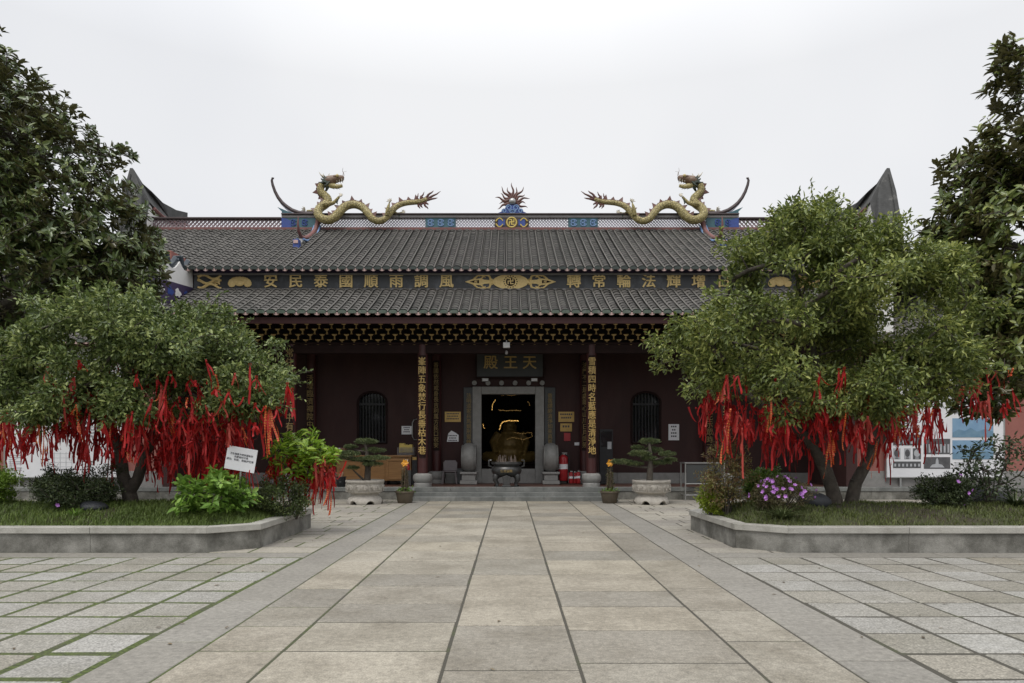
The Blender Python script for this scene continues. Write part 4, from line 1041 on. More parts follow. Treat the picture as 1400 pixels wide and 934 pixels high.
cx, cz = xs(700.5,RY), zr(276.5)
m = MB(); m.ell((cx, RY-.05, cz), (.155,.155,.155), 20, 14); under(m.build('pearl', M['steel'], smooth=True), pr)
m = MB()
for i in range(13):
    a = R(-22 + 224*i/12); ln = .60 + (.12 if i % 2 == 0 else -.04) + .10*math.sin(a)
    pts = []
    for t in np.linspace(.22, 1, 9): 
        wv = .045*math.sin(t*9+i); pts.append(Vector((cx+math.cos(a)*ln*t - math.sin(a)*wv, RY, cz+math.sin(a)*ln*t + math.cos(a)*wv)))
    m.tube(pts, [.075,.07,.062,.052,.045,.036,.028,.018,.004], 6)
m.tube([(cx, RY+.05, cz), (cx, RY+.09, cz)], .24, 16)
under(m.build('flame', M['fin'], smooth=True), pr)
m = MB(); m.prism([(cx-.62,zr(293)),(cx+.62,zr(293)),(cx+.42,zr(290)),(cx+.30,zr(286)),(cx+.16,zr(282)),(cx-.16,zr(282)),(cx-.30,zr(286)),(cx-.42,zr(290))], RY-.12, RY+.12, 'y', 0)
for s in (-1, 1):
    for (a, b_, rr) in ((.15,zr(285.5),.13),(.34,zr(290),.10),(.06,zr(290.5),.09)):
        m.tube([(cx+s*(a+rr*(1-.6*t)*math.cos(w_)), RY-.13, b_+rr*(1-.6*t)*math.sin(w_)) for t, w_ in zip(np.linspace(0,1,14), np.linspace(0,8,14))], .025, 5, 1)
under(m.build('cloud_base', [M['blue'], M['skyblue']]), pr)

# ------------------------------------------------------------------ things on the porch
# incense burner
bx, by = xs(692.5, 22.7), 22.7
ib = empty('incense_burner', (bx, by, TZ), 'black bronze tripod incense burner with burning sticks before the doorway', 'incense burner')
m = MB(); z0 = TZ+.30
m.lathe([(.12,0),(.32,.02),(.45,.11),(.50,.21),(.48,.31),(.41,.37),(.42,.40),(.49,.43),(.49,.50),(.42,.50),(.40,.43),(.02,.42)], (bx,by,z0), 36)
under(m.build('bowl', M['bronze'], smooth=True), ib)
lg = None
for i in range(3):
    a = R(-90+120*i+60); m = MB(); c, s_ = math.cos(a), math.sin(a)
    m.tube([(bx+c*r_, by+s_*r_, z) for r_, z in ((.30,z0+.12),(.40,z0+.03),(.42,TZ+.22),(.35,TZ+.11),(.36,TZ+.03),(.41,TZ+.0))], [.10,.12,.09,.06,.065,.085], 8); under(m.build('leg', M['bronze'], smooth=True), ib)
m = MB(); m.bb(bx-.14, bx+.14, by-.56, by-.42, TZ, TZ+.06); m.prism([(bx-.10,TZ+.061),(bx+.10,TZ+.061),(bx+.13,TZ+.33),(bx,TZ+.38),(bx-.13,TZ+.33)], by-.51, by-.47); under(m.build('front_tablet', M['bronze'], bevel=.01), ib)
for s in (-1, 1):
    m = MB(); m.tube([(bx+s*.46,by,z0+.33),(bx+s*.58,by,z0+.37),(bx+s*.57,by,z0+.55),(bx+s*.49,by,z0+.55)], .03, 6); under(m.build('handle', M['bronze'], smooth=True), ib)
m = MB()
for i in range(34):
    a = random.uniform(0,2*PI); r_ = .34*math.sqrt(random.random()); h = random.uniform(.10,.32)
    p = Vector((bx+r_*math.cos(a), by+r_*math.sin(a), z0+.42)); m.tube([p, p+Vector((random.gauss(0,.02),random.gauss(0,.02),h))], .006, 4)
under(m.build('incense_stick', mk('incense', (.30,.24,.2), (.22,.17,.15), 30, .8)), ib)
under(text('佛光普照', .095, M['dimgold'], None, (bx, by-.508, z0+.21), 'inscription', .01, .002), ib)
# stone drums beside the door
for px, nm in ((641.5,'left'),(752.5,'right')):
    y = WALL-.55; x = xs(px, y)
    r = empty('stone_drum', (x, y, TZ), 'grey upright stone drum on a pedestal, %s side of the doorway' % nm, 'door drum', 'stone drums flanking the door')
    m = MB(); m.bb(x-.30, x+.30, y-.45, y+.35, TZ-.01, TZ+.12); m.bb(x-.24, x+.24, y-.40, y+.32, TZ+.122, TZ+.34); m.bb(x-.30, x+.30, y-.45, y+.35, TZ+.342, TZ+.42)
    under(m.build('pedestal', M['pedestal'], bevel=.015), r)
    m = MB(); prof = [(0.02,-.26),(.30,-.26),(.42,-.23),(.50,-.13),(.52,0),(.50,.13),(.42,.23),(.30,.26),(.02,.26)]
    mm = MB(); mm.lathe(prof, (0,0,0), 40)
    rot = Matrix.Rotation(R(90), 3, 'Y'); zc_ = TZ+.42+.50
    m.add([rot @ Vector(v) + Vector((x, y-.03, zc_)) for v in mm.v], mm.f)
    for q in (-1, 1): m.tube([(x+q*.235, y-.03+.43*math.cos(a), zc_+.43*math.sin(a)) for a in np.linspace(0, 2*PI, 30)], .022, 5)
    under(m.build('drum', M['pedestal'], smooth=True), r)
# fire extinguishers
def extinguisher(px, h, rad, label, y, big=False):
    x = xs(px, y); r = empty('fire_extinguisher', (x, y, TZ), label, 'extinguisher', 'fire extinguishers by the wall')
    z = TZ + (.10 if big else .01)
    m = MB(); m.lathe([(rad*.9,0),(rad,.02),(rad,h*.80),(rad*.85,h*.87),(rad*.35,h*.92),(rad*.3,h*.95)], (x,y,z), 24); under(m.build('cylinder', M['redpaint'], smooth=True), r)
    m = MB(); m.lathe([(rad*.32,0),(rad*.32,.03),(rad*.2,.05)], (x,y,z+h*.93), 10); m.box((x+rad*.3,y,z+h*1.0), (rad*1.1,.03,.02)); m.box((x+rad*.3,y,z+h*.96), (rad*1.0,.03,.015)); under(m.build('valve', M['steel']), r)
    m = MB(); m.tube([(x+rad*.4,y,z+h*.95),(x+rad*1.2,y-.03,z+h*.9),(x+rad*1.25,y-.05,z+h*.6),(x+rad*1.1,y-.05,z+h*.3)], .016 if not big else .022, 6); under(m.build('hose', M['iron'], smooth=True), r)
    m = MB(); m.tube([(x,y,z+h*.42),(x,y,z+h*.60)], rad*1.01, 24); under(m.build('label_band', M['paper'], smooth=True), r)
    if big:
        m = MB()
        for s in (-1, 1): m.tube([(x+s*.13,y+.08,TZ+.10),(x+s*.17,y+.08,TZ+.10)], .10, 18)
        m.bb(x-.12,x+.12,y+.05,y+.11,TZ+.07,TZ+.13); m.tube([(x-.12,y+.14,TZ+.1),(x-.12,y+.14,z+h*.98),(x+.12,y+.14,z+h*.98),(x+.12,y+.14,TZ+.1)], .015, 6)
        under(m.build('trolley', M['iron']), r)
extinguisher(770, .98, .165, 'large wheeled red fire extinguisher with a white band, beside the right stone drum', 24.6, True)
extinguisher(780.5, .42, .075, 'small red fire extinguisher next to the large wheeled one', 24.5)
extinguisher(785.5, .40, .07, 'middle one of the three small red fire extinguishers by the column', 24.55)
extinguisher(790.5, .43, .08, 'small red fire extinguisher nearest the right column base', 24.5)
# wall plates and notices
def plate(px0, px1, py0, py1, matl, name, label, cat, rowsn=0, ink='ink', y=WALL-.03, notch=False, group=None, clip=False):
    x0, x1, z1, z0 = xs(px0,y), xs(px1,y), zs(py0,y), zs(py1,y)
    m = MB()
    if notch: m.prism([(x0,z0),(x1,z0),(x1,z1-.1),((x0+x1)/2+.1,z1-.02),((x0+x1)/2-.05,z1+.06),(x0+.05,z1-.05)], y, y+.025)
    else: m.bb(x0, x1, y, y+.025, z0, z1)
    o = m.build(name, M[matl], bevel=.004); tag(o, label, cat, group)
    if rowsn:
        t = MB(); h = (z1-z0)/(rowsn+1)
        for i in range(rowsn):
            zz = z1 - h*(i+.75) - (.06 if notch else 0); k = int((x1-x0-.1)/(h*.62)); wd = (k if i != 1 else k-1)*h*.62
            for j in range(k if i != 1 else max(k-1,1)):
                xx = (x0+x1)/2 - wd/2 + j*h*.62
                t.bb(xx+h*.06, xx+h*.50, y-.003, y-.0005, zz-h*.25, zz+h*.25)
        tt = t.build('printed_lines', M[ink]); tt.parent = o
    return o
plate(608, 630, 563, 577, 'brass', 'brass_plaque', 'brass plaque on the maroon wall left of the doorway', 'plaque', 3)
plate(763.5, 785, 563, 577, 'brass', 'brass_plaque', 'larger upper brass plaque on the wall right of the doorway', 'plaque', 2, group='brass plaques right of the door')
plate(766, 782, 579, 590, 'brass', 'brass_plaque', 'smaller brass plaque below the larger one, right of the doorway', 'plaque', 1, group='brass plaques right of the door')
plate(771, 780, 592, 603, 'redpaint', 'red_notice', 'small red paper notice under the two brass plaques', 'notice')
plate(611, 627, 591, 604, 'paper', 'paper_notice', 'white notice with a peaked top below the left brass plaque', 'notice', 3, notch=True)
plate(549, 563, 582.5, 594, 'paper', 'paper_notice', 'white landscape notice on the wall left of the left front column', 'notice', 3)
plate(914, 928.5, 580, 602, 'paper', 'paper_notice', 'white upright notice on the wall right of the right arched window', 'notice', 4)
plate(785.5, 792, 605, 609, 'paper', 'switch_plate', 'tiny white switch plate by the right inner column', 'switch')
# chrome door pull / pipe loop on the wall
m = MB(); x = xs(566, WALL-.1); m.tube([(x+.10,WALL-.02,zs(573,WALL)),(x,WALL-.08,zs(574,WALL)),(x-.06,WALL-.08,zs(578,WALL)),(x-.06,WALL-.08,zs(597,WALL)),(x,WALL-.08,zs(601,WALL)),(x+.10,WALL-.02,zs(601.5,WALL))], .02, 8)
tag(m.build('metal_pipe_loop', M['steel'], smooth=True), 'grey bent metal pipe loop on the wall behind the left column', 'pipe')
# kiosk screen
y = 24.3; x0, x1, z1, z0 = xs(820,y), xs(838,y), zs(587,y), TZ
r = empty('info_kiosk', ((x0+x1)/2, y, TZ), 'dark upright information kiosk with a screen, right of the right front column', 'kiosk')
m = MB(); m.bb(x0, x1, y, y+.18, z0+.05, z1); m.bb(x0-.05, x1+.05, y-.12, y+.35, z0, z0+.05); under(m.build('cabinet', M['iron'], bevel=.012), r)
m = MB(); m.bb(x0+.04, x1-.04, y-.006, y-.001, zs(611,y), zs(590,y)); under(m.build('screen', M['glass']), r)
m = MB(); m.bb(xs(830.5,y), xs(836,y), y-.010, y-.007, zs(614,y), zs(604,y)); under(m.build('sticker', M['printlight']), r)
# plastic chair
y = 24.3; x = xs(615, y)
r = empty('plastic_chair', (x, y, TZ), 'dull grey stacking chair standing left of the left stone drum', 'chair')
gm = mk('grey_plastic', (.16,.14,.145), (.13,.115,.12), 5, .5)
m = MB(); m.prism([(y-.22,TZ+.43),(y+.20,TZ+.41),(y+.20,TZ+.44),(y-.22,TZ+.46)], x-.24, x+.24, 'x'); under(m.build('seat', gm, bevel=.01), r)
m = MB(); m.prism([(x-.24,TZ+.46),(x+.24,TZ+.46),(x+.25,TZ+.74),(x+.18,TZ+.82),(x-.18,TZ+.82),(x-.25,TZ+.74)], y+.19, y+.22); under(m.build('backrest', gm, bevel=.012), r)
for sx in (-1,1):
    for sy in (-1,1): m = MB(); m.tube([(x+sx*.21,y+sy*.18,TZ+.42),(x+sx*.25,y+sy*.22,TZ)], .018, 6); under(m.build('leg', gm), r)
m = MB(); xg = xs(628.5, 24.6); m.bb(xg-.14, xg+.14, 24.5, 24.75, TZ, TZ+.50); m.bb(xg-.15,xg+.15,24.49,24.76,TZ+.501,TZ+.53); tag(m.build('waste_bin', M['plaquegrey'], bevel=.015), 'dark grey bin between the plastic chair and the left stone drum', 'bin')
# wooden counter with things on it
y = 24.1; cx0, cx1 = xs(459,y), xs(563,y); cz1 = zs(622.5,y)
r = empty('wooden_counter', ((cx0+cx1)/2, y, TZ), 'long varnished wooden counter with panelled front behind the left bonsai', 'counter')
m = MB(); m.bb(cx0+.03, cx1-.03, y, y+.6, TZ+.12, cz1-.06); under(m.build('cabinet', M['wood']), r)
m = MB(); m.bb(cx0, cx1, y-.05, y+.65, cz1-.057, cz1); under(m.build('top', M['wood'], bevel=.008), r)
m = MB()
for i in range(3):
    a = cx0+.06+(cx1-cx0-.12)*i/3+.03; b_ = cx0+.06+(cx1-cx0-.12)*(i+1)/3-.03
    for k in ((a,b_,cz1-.20,cz1-.14),(a,b_,TZ+.16,TZ+.22),(a,a+.06,TZ+.222,cz1-.202),(b_-.06,b_,TZ+.222,cz1-.202)): m.bb(k[0],k[1],y-.025,y-.002,k[2],k[3])
under(m.build('panel_moulding', M['wood'], bevel=.006), r)
m = MB()
for i in range(4): m.bb(cx0+.05+(cx1-cx0-.2)*i/3, cx0+.15+(cx1-cx0-.2)*i/3, y+.04, y+.5, TZ, TZ+.118)
under(m.build('foot', M['darktimber']), r)
def carton(px0, px1, py0, py1, y, label, matl='cardboard'):
    m = MB(); x0, x1, z1, z0 = xs(px0,y), xs(px1,y), zs(py0,y), zs(py1,y); m.bb(x0, x1, y, y+.3, z0+.002, z1); m.bb((x0+x1)/2-.03, (x0+x1)/2+.03, y-.002, y+.302, z0+.004, z1+.002, 1); m.bb(x0-.004,x1+.004,y-.004,y+.1,z1+.001,z1+.006,0)
    o = m.build('cardboard_box', [M[matl], M['paper']]); tag(o, label, 'box'); return o
carton(457, 471, 612.5, 622.5, 24.3, 'closed brown cardboard box on the left end of the wooden counter')
# wire basket with yellow packets
y = 24.25; bx0, bx1 = xs(543.5,y), xs(565,y); bz0, bz1 = cz1+.004, zs(612,y)
m = MB()
for i in range(13):
    xx = bx0+(bx1-bx0)*i/12
    for yy in (y, y+.4): m.bb(xx-.006, xx+.006, yy-.006, yy+.006, bz0, bz1)
for i in range(6):
    zz = bz0+.01+(bz1-bz0-.02)*i/5
    for yy in (y, y+.4): m.bb(bx0, bx1, yy-.008, yy-.0065 if yy == y else yy+.008, zz-.006, zz+.006)
    for xx in (bx0, bx1): m.bb(xx-.006, xx+.006, y, y+.4, zz-.005, zz+.005)
m.bb(bx0, bx1, y+.01, y+.39, bz0+.002, bz0+.012)
tag(m.build('wire_basket', M['frame_grey']), 'pale wire basket holding yellow packets, right end of the wooden counter', 'basket')
for i in range(5):
    m = MB(); xx = bx0+.05+(bx1-bx0-.1)*(i+.5)/5; hh = random.uniform(.16,.24); m.box((xx, y+.2, bz0+.03+.10+hh*.5), (.10,.3,hh+.1), 0, Matrix.Rotation(random.uniform(-.12,.12), 3, 'Y'))
    tag(m.build('yellow_packet', M['yellow'], bevel=.012), 'yellow wrapped packet standing in the wire basket', 'packet', 'yellow packets in the wire basket')
# grey donation cabinet with red topped bottle, black case with gold plate
y = 23.2; x0, x1 = xs(554.5,y), xs(562,y)
m = MB(); m.bb(x0, x1, y, y+.25, TZ, zs(643,y)); m.bb(x0+.03,x1-.03,y-.006,y-.001,TZ+.08,zs(648,y)); tag(m.build('metal_cabinet', M['plaquegrey'], bevel=.01), 'narrow grey metal box on the porch behind the left flower pot', 'cabinet')
m = MB(); xb = xs(556.5,y); m.lathe([(.075,0),(.08,.02),(.08,.14),(.04,.19),(.03,.22)], (xb,y+.1,zs(643,y)+.002), 16, 0); m.lathe([(.035,.221),(.035,.26),(.012,.27),(.012,.34)], (xb,y+.1,zs(643,y)+.002), 10, 1); m.box((xb-.03,y+.1,zs(643,y)+.345),(.09,.02,.02),1)
tag(m.build('pump_bottle', [M['redpaint'], M['paper']], smooth=True), 'red and white pump bottle standing on the grey metal box', 'bottle')
y = 23.9; m = MB(); x0, x1 = xs(563.5,y), xs(570,y); m.bb(x0, x1, y, y+.3, TZ, zs(624.5,y), 0); m.bb(x0+.01, x1-.01, y-.004, y-.0005, zs(629,y), zs(625,y), 1)
tag(m.build('black_case', [M['iron'], M['brass']], bevel=.008), 'tall black case with a brass top plate, left of the left front column', 'case')
# bucket at the terrace edge with a carton in it
y = 22.4; x = xs(466.5,y)
r = empty('bucket', (x,y,TZ), 'black plastic bucket on the terrace edge left of the left bonsai pot', 'bucket')
m = MB(); m.lathe([(.12,0),(.13,.01),(.15,.30),(.165,.31),(.165,.33),(.14,.33),(.12,.05),(.01,.04)], (x,y,TZ+.002), 22); under(m.build('body', M['iron'], smooth=True), r)
m = MB(); m.tube([(x-.155,y,TZ+.30),(x-.12,y-.05,TZ+.20),(x,y-.16,TZ+.16),(x+.12,y-.05,TZ+.20),(x+.155,y,TZ+.30)], .006, 5); under(m.build('handle', M['steel']), r)
m = MB(); m.box((x,y,TZ+.38),(.12,.10,.20),0,Matrix.Rotation(.3,3,'Y')); o = m.build('small_carton', M['cardboard']); tag(o, 'small brown carton sticking out of the black bucket', 'carton')
# steel stand on the right
y = 21.55; x0, x1 = xs(937,y), xs(990,y)
r = empty('steel_stand', ((x0+x1)/2, y, 0), 'stainless steel stand with a grey panel, left end of the right planter', 'stand')
zt = zs(634,y); 
m = MB()
for xx in (x0, x1):
    for yy in (y, y+.55): m.tube([(xx,yy,0),(xx,yy,zt)], .022, 8)
m.bb(x0-.03, x1+.03, y-.03, y+.58, zt, zt+.035); m.tube([(x0,y,.52),(x1,y,.52)], .018, 8); m.tube([(x0,y,.17),(x1,y,.17)], .018, 8); m.tube([(x0,y+.55,.17),(x1,y+.55,.17)], .018, 8); m.tube([(x0,y,.17),(x0,y+.55,.17)], .018, 8)
under(m.build('frame', M['steel'], bevel=.004), r)
m = MB(); m.bb(x0+.03, x1-.03, y-.004, y+.004, .54, zt-.02); under(m.build('panel', M['plaquegrey']), r)
# golden seated deity inside the hall with strings of warm lights
y = 29.2; cx = xs(697, y)
def sc(px, py): return Vector((xs(px, y), y, zs(py, y)))
r = empty('deity_statue', (cx, y, TZ), 'dim gilded seated deity behind the doorway with warm light strings', 'statue')
m = MB()
m.ell((cx, y, 1.75), (.62,.50,.62), 16, 10); m.ell((cx, y-.1, 1.45), (.72,.55,.42), 16, 10)
m.ell((cx, y, 2.55), (.24,.26,.30), 14, 10); m.ell((cx, y, 2.22), (.42,.32,.24), 12, 8)
for s in (-1, 1):
    m.tube([(cx+s*.48,y-.05,2.25),(cx+s*.72,y-.2,1.9),(cx+s*.62,y-.5,1.55)], [.17,.15,.12], 10); m.ell((cx+s*.60,y-.55,1.5), (.13,.13,.10))
    m.tube([(cx+s*.35,y-.2,1.25),(cx+s*.95,y-.35,1.28),(cx+s*.45,y-.68,1.12)], [.28,.24,.17], 10); m.ell((cx+s*.25,y-.72,1.08), (.22,.14,.10)); m.ell((cx+s*.25,y,2.52), (.05,.08,.13))
o = m.build('body', mk('dark_old_gilding', (.40,.265,.085), (.22,.145,.045), 8, .45, metal=.2), smooth=True); rm = o.modifiers.new('remesh', 'REMESH'); rm.mode = 'VOXEL'; rm.voxel_size = .035; rm.use_smooth_shade = True; under(o, r)
m = MB(); m.ell((cx-.09,y-.25,2.6),(.035,.03,.02)); m.ell((cx+.09,y-.25,2.6),(.035,.03,.02)); m.ell((cx,y-.27,2.52),(.035,.05,.05)); m.tube([(cx-.09,y-.22,2.43),(cx,y-.25,2.40),(cx+.09,y-.22,2.43)], .015, 5); under(m.build('face', M['dimgold'], smooth=True), r)
m = MB(); m.bb(cx-1.1, cx+1.1, y-.9, y+.7, TZ-.02, .98); m.bb(cx-1.2, cx+1.2, y-1.0, y+.75, .982, 1.06); under(m.build('plinth', M['darktimber'], bevel=.02), r)
m = MB(); m.bb(cx-1.3, cx-1.15, y+.8, y+.9, TZ, 4.1); m.bb(cx+1.15, cx+1.3, y+.8, y+.9, TZ, 4.1); m.bb(cx-1.3, cx+1.3, y+.8, y+.9, 3.9, 4.1); under(m.build('niche_frame', M['darktimber'], bevel=.02), r)
EM = emit('warm_light_string', (1.0, .58, .16), 1.0)
EMd = emit('dim_light_string', (1.0, .60, .2), .4)
yl = 26.4
def string(pts, rad, matl, label):
    m = MB(); P = [Vector((xs(620+a/4.06, yl), yl, zs(460+b_/4.06, yl))) for a, b_ in pts]
    for i in range(len(P)-1):
        n = max(2, int((P[i+1]-P[i]).length/.035))
        for k in range(n): m.ell(P[i].lerp(P[i+1], k/n) + Vector((random.gauss(0,.006),0,random.gauss(0,.006))), (rad,)*3, 6, 4)
    m.tube(P, .006, 4, 1)
    o = m.build('light_string', [matl, M['black']]); tag(o, label, 'string lights', 'light strings inside the doorway')
string([(256,516),(262,492),(272,476),(300,468),(335,468),(366,470)], .017, EM, 'bright arched string of warm lights in the middle of the doorway')
string([(252,408),(290,413),(330,411),(378,412)], .010, EMd, 'dim straight string of warm lights high in the doorway')
string([(214,408),(216,385),(226,362),(236,350)], .013, EM, 'short upright string of warm lights at the upper left in the doorway')
string([(412,362),(420,372),(424,388)], .009, EMd, 'short string of warm lights at the upper right in the doorway')
string([(340,534),(380,540),(434,534),(436,556),(390,574),(330,560),(290,574)], .008, EMd, 'dim looping string of warm lights low in the doorway')
string([(164,488),(168,506),(176,512)], .012, EM, 'tiny bright string of warm lights at the left edge of the doorway')
string([(268,330),(290,322),(320,330),(350,322)], .007, EMd, 'faint string of warm lights at the very top of the doorway')
# ------------------------------------------------------------------ planters
PL = [(-15.5,10.74),(-4.68,10.74),(-4.05,11.24),(-4.05,14.15),(-4.75,14.85),(-15.5,14.85)]
PR = [(15.5,10.74),(4.30,10.74),(3.66,11.24),(3.58,13.75),(4.25,14.6),(15.5,14.6)]
RIM = .395
def hz(x, y, y0, y1):
    """height of the mounded soil between front y0 and back y1"""
    v = (y-y0)/(y1-y0); v = max(0, min(1, v))
    return .33 + .27*math.sin(PI*min(1, v*1.05))**1.2*1.0 + .015*math.sin(x*3.1+y*2)+.012*math.sin(x*7.3-y*5)
def inset(poly, d):
    n = len(poly); out_ = []; ccw = sum(poly[i][0]*poly[(i+1)%n][1]-poly[(i+1)%n][0]*poly[i][1] for i in range(n)) > 0
    for i in range(n):
        p0, p1, p2 = Vector(poly[i-1]), Vector(poly[i]), Vector(poly[(i+1)%n])
        def nrm(a, b): t = (b-a).normalized(); return Vector((-t.y, t.x)) if ccw else Vector((t.y, -t.x))
        n1, n2 = nrm(p0,p1), nrm(p1,p2); bis = (n1+n2).normalized(); out_.append(tuple(p1 + bis*(d/max(.3, bis.dot(n1)))))
    return out_
def lerp2(a, b, t): return (a[0]+(b[0]-a[0])*t, a[1]+(b[1]-a[1])*t)
def planter(poly, side):
    r = empty('planter', (0, 12.7, 0), 'low weathered granite planter wall, %s side of the courtyard path' % side, 'planter', 'granite planters')
    wm, cm_ = MB(), MB()
    inn_ = inset(poly, .14); o_ = inset(poly, -.035); ci = inset(poly, .20)
    n = len(poly)
    for i in range(n):
        j = (i+1) % n
        L_ = math.dist(poly[i], poly[j]); k = max(1, round(L_/1.95))
        for q in range(k):
            a, b_ = q/k, (q+1)/k; e = .0015/L_*1.5
            a2 = a + (e if q else 0); b2 = b_ - (e if q < k-1 else 0)
            for mb, (oo, ii), z0, z1 in ((wm, (poly, inn_), -.05, RIM-.104), (cm_, (o_, ci), RIM-.10, RIM)):
                pts = [lerp2(oo[i],oo[j],a2), lerp2(oo[i],oo[j],b2), lerp2(ii[i],ii[j],b2), lerp2(ii[i],ii[j],a2)]
                mb.prism(pts, z0, z1, 'z')
    under(wm.build('kerb_wall', M['granite_wall']), r); under(cm_.build('coping', M['coping'], bevel=.008), r)
    # soil
    sp = inset(poly, .13); xs_ = [p[0] for p in sp]; ys_ = [p[1] for p in sp]
    def inside(x, y, P):
        c = False
        for i in range(len(P)):
            (x1,y1),(x2,y2) = P[i], P[i-1]
            if (y1 > y) != (y2 > y) and x < (x2-x1)*(y-y1)/(y2-y1)+x1: c = not c
        return c
    y0, y1 = min(ys_), max(ys_); x0, x1 = min(xs_), max(xs_)
    nx, ny = 110, 34; V = []; 
    def edge(x, y):
        d = min((x-(-4.19))*-1 if side == 'left' else x-3.74, y-y0, y1-y)
        return max(0, min(1, d/.55))
    for j in range(ny):
        for i in range(nx):
            x = x0+(x1-x0)*i/(nx-1); y = y0+(y1-y0)*j/(ny-1)
            z = .33 + (hz(x,y,y0,y1)-.33)*edge(x,y)
            if not inside(x, y, inset(poly, .10)): z = .22
            V.append((x, y, z))
    Fq = [(j*nx+i, j*nx+i+1, (j+1)*nx+i+1, (j+1)*nx+i) for j in range(ny-1) for i in range(nx-1) if all(V[q][2] > .23 for q in (j*nx+i, j*nx+i+1, (j+1)*nx+i+1, (j+1)*nx+i)) or all(inside(V[q][0],V[q][1],inset(poly,.02)) for q in (j*nx+i, j*nx+i+1, (j+1)*nx+i+1, (j+1)*nx+i))]
    o = np_mesh('soil', np.array(V), np.array(Fq), M['soil'], None, True); tag(o, kind='structure')
    def H(x, y): return .33 + (hz(x,y,y0,y1)-.33)*edge(x,y)
    def ins(x, y): return inside(x, y, inset(poly, .16))
    return r, H, ins
_, HL, INL = planter(PL, 'left'); _, HR, INR = planter(PR, 'right')
def grass(H, ins, xr, yr, n, matl, dens, hh=(.05,.12)):
    P = []
    while len(P) < n:
        x, y = random.uniform(*xr), random.uniform(*yr)
        if ins(x, y) and dens(x, y) > random.random(): P.append((x, y, H(x,y)-.01))
    P = np.array(P); n = len(P); h = rng.uniform(hh[0], hh[1], n); a = rng.uniform(0, 2*PI, n)
    S_ = np.stack([np.cos(a), np.sin(a), np.zeros(n)], 1)*.006; B = np.stack([np.cos(a+1.2), np.sin(a+1.2), np.zeros(n)], 1)
    ln = rng.uniform(.1, .9, n)[:, None]
    mid = P + np.array([0,0,1])*h[:,None]*.6 + B*h[:,None]*ln*.3; tip = P + np.array([0,0,1])*h[:,None] + B*h[:,None]*ln
    v = np.stack([P-S_, P+S_, mid+S_*.7, mid-S_*.7, tip], 1).reshape(-1,3)
    o = (np.arange(n)*5)[:,None]; f = np.concatenate([o+np.array([0,1,2,3]), o+np.array([3,2,4,4])], 1).reshape(-1,4)
    # second face is a triangle; give it its own tip vertex pair
    v2 = np.stack([P-S_, P+S_, mid+S_*.7, mid-S_*.7, tip+S_*.1, tip-S_*.1], 1).reshape(-1,3); o = (np.arange(n)*6)[:,None]
    f = np.concatenate([o+np.array([0,1,2,3]), o+np.array([3,2,4,5])], 1).reshape(-1,4)
    g_ = np_mesh('grass', v2, f, matl); tag(g_, 'short green grass growing on the planter mound', 'grass', kind='stuff')
def n2(x, y): return .5+.5*math.sin(x*1.7+1.3*math.sin(y*2.1))*math.sin(y*1.9+x*.6)
GRASS = leafmat('grass_blade', (.07,.10,.02), (.11,.17,.03), (.19,.25,.06), .6, .2, cs=1.0)
GRASSD = leafmat('dry_grass_blade', (.065,.085,.02), (.105,.135,.03), (.16,.18,.055), .6, .2, cs=1.0)
grass(HL, INL, (-10,-4.1), (10.9,14.6), 30000, GRASS, lambda x, y: (1.0 if y < 12.3 else .45) if x > -6.6 else (.55 if n2(x,y) > .45 else .12))
grass(HR, INR, (3.7,10.5), (10.9,14.4), 26000, GRASSD, lambda x, y: .9 if (x < 5.2) else (.75 if n2(x,y) > .4 else .3), (.03,.08))

# ------------------------------------------------------------------ trees
def fnoise(p, s, ph=0.0):
    return (np.sin(p[:,0]*s*1.3+ph+1.7*np.sin(p[:,1]*s*.7))+np.sin(p[:,1]*s*1.1+2.1*ph+1.3*np.sin(p[:,2]*s*.9))+np.sin(p[:,2]*s*1.5+ph*.6+1.9*np.sin(p[:,0]*s*.8)))/3
def skeleton(trunks, clumps, seg=.28):
    """grow twigs from the trunk polylines to every clump; returns nodes, parents, radii floors"""
    N = []; Pa = []; Rm = []
    for tr in trunks:
        prev = -1
        for k, (p, r) in enumerate(tr):
            if k == 0 and len(N) and prev == -1:
                d = [(Vector(q)-Vector(p)).length for q in N]; j = int(np.argmin(d)); prev = j if d[j] < .02 else -1
                if prev >= 0: continue
            if k and prev >= 0:
                a = Vector(N[prev]); b_ = Vector(p); m = max(1, int((b_-a).length/.22)); r0 = Rm[prev]
                for q in range(1, m+1):
                    N.append(tuple(a.lerp(b_, q/m) + Vector((random.gauss(0,.012),random.gauss(0,.012),0)) if q < m else b_)); Pa.append(prev); Rm.append(r0+(r-r0)*q/m); prev = len(N)-1
            else:
                N.append(tuple(p)); Pa.append(-1); Rm.append(r); prev = len(N)-1
    root = Vector(trunks[0][-1][0])
    order = sorted(range(len(clumps)), key=lambda i: (Vector(clumps[i])-root).length)
    arr = np.zeros((200000,3)); arr[:len(N)] = N; cnt = len(N)
    leafcnt = []; tipof = {}
    for i in order:
        c = np.array(clumps[i]); d = np.linalg.norm(arr[:cnt]-c, axis=1) + .25*np.maximum(0, arr[:cnt,2]-c[2]+.1)
        j = int(np.argmin(d)); a = Vector(arr[j]); b_ = Vector(c); dist = (b_-a).length; m = max(1, int(dist/seg)); prev = j
        sag = Vector((random.gauss(0,.06),random.gauss(0,.06),random.uniform(-.02,.10)))*dist
        for q in range(1, m+1):
            t = q/m; p = a.lerp(b_, t) + sag*math.sin(PI*t)*.6
            arr[cnt] = p; N.append(tuple(p)); Pa.append(prev); Rm.append(0); prev = cnt; cnt += 1
        leafcnt.append(prev); tipof[i] = prev
    w_ = np.zeros(cnt)
    for i in leafcnt: w_[i] += 1
    for i in range(cnt-1, -1, -1):
        if Pa[i] >= 0: w_[Pa[i]] += w_[i]
    return N, Pa, Rm, list(w_), tipof
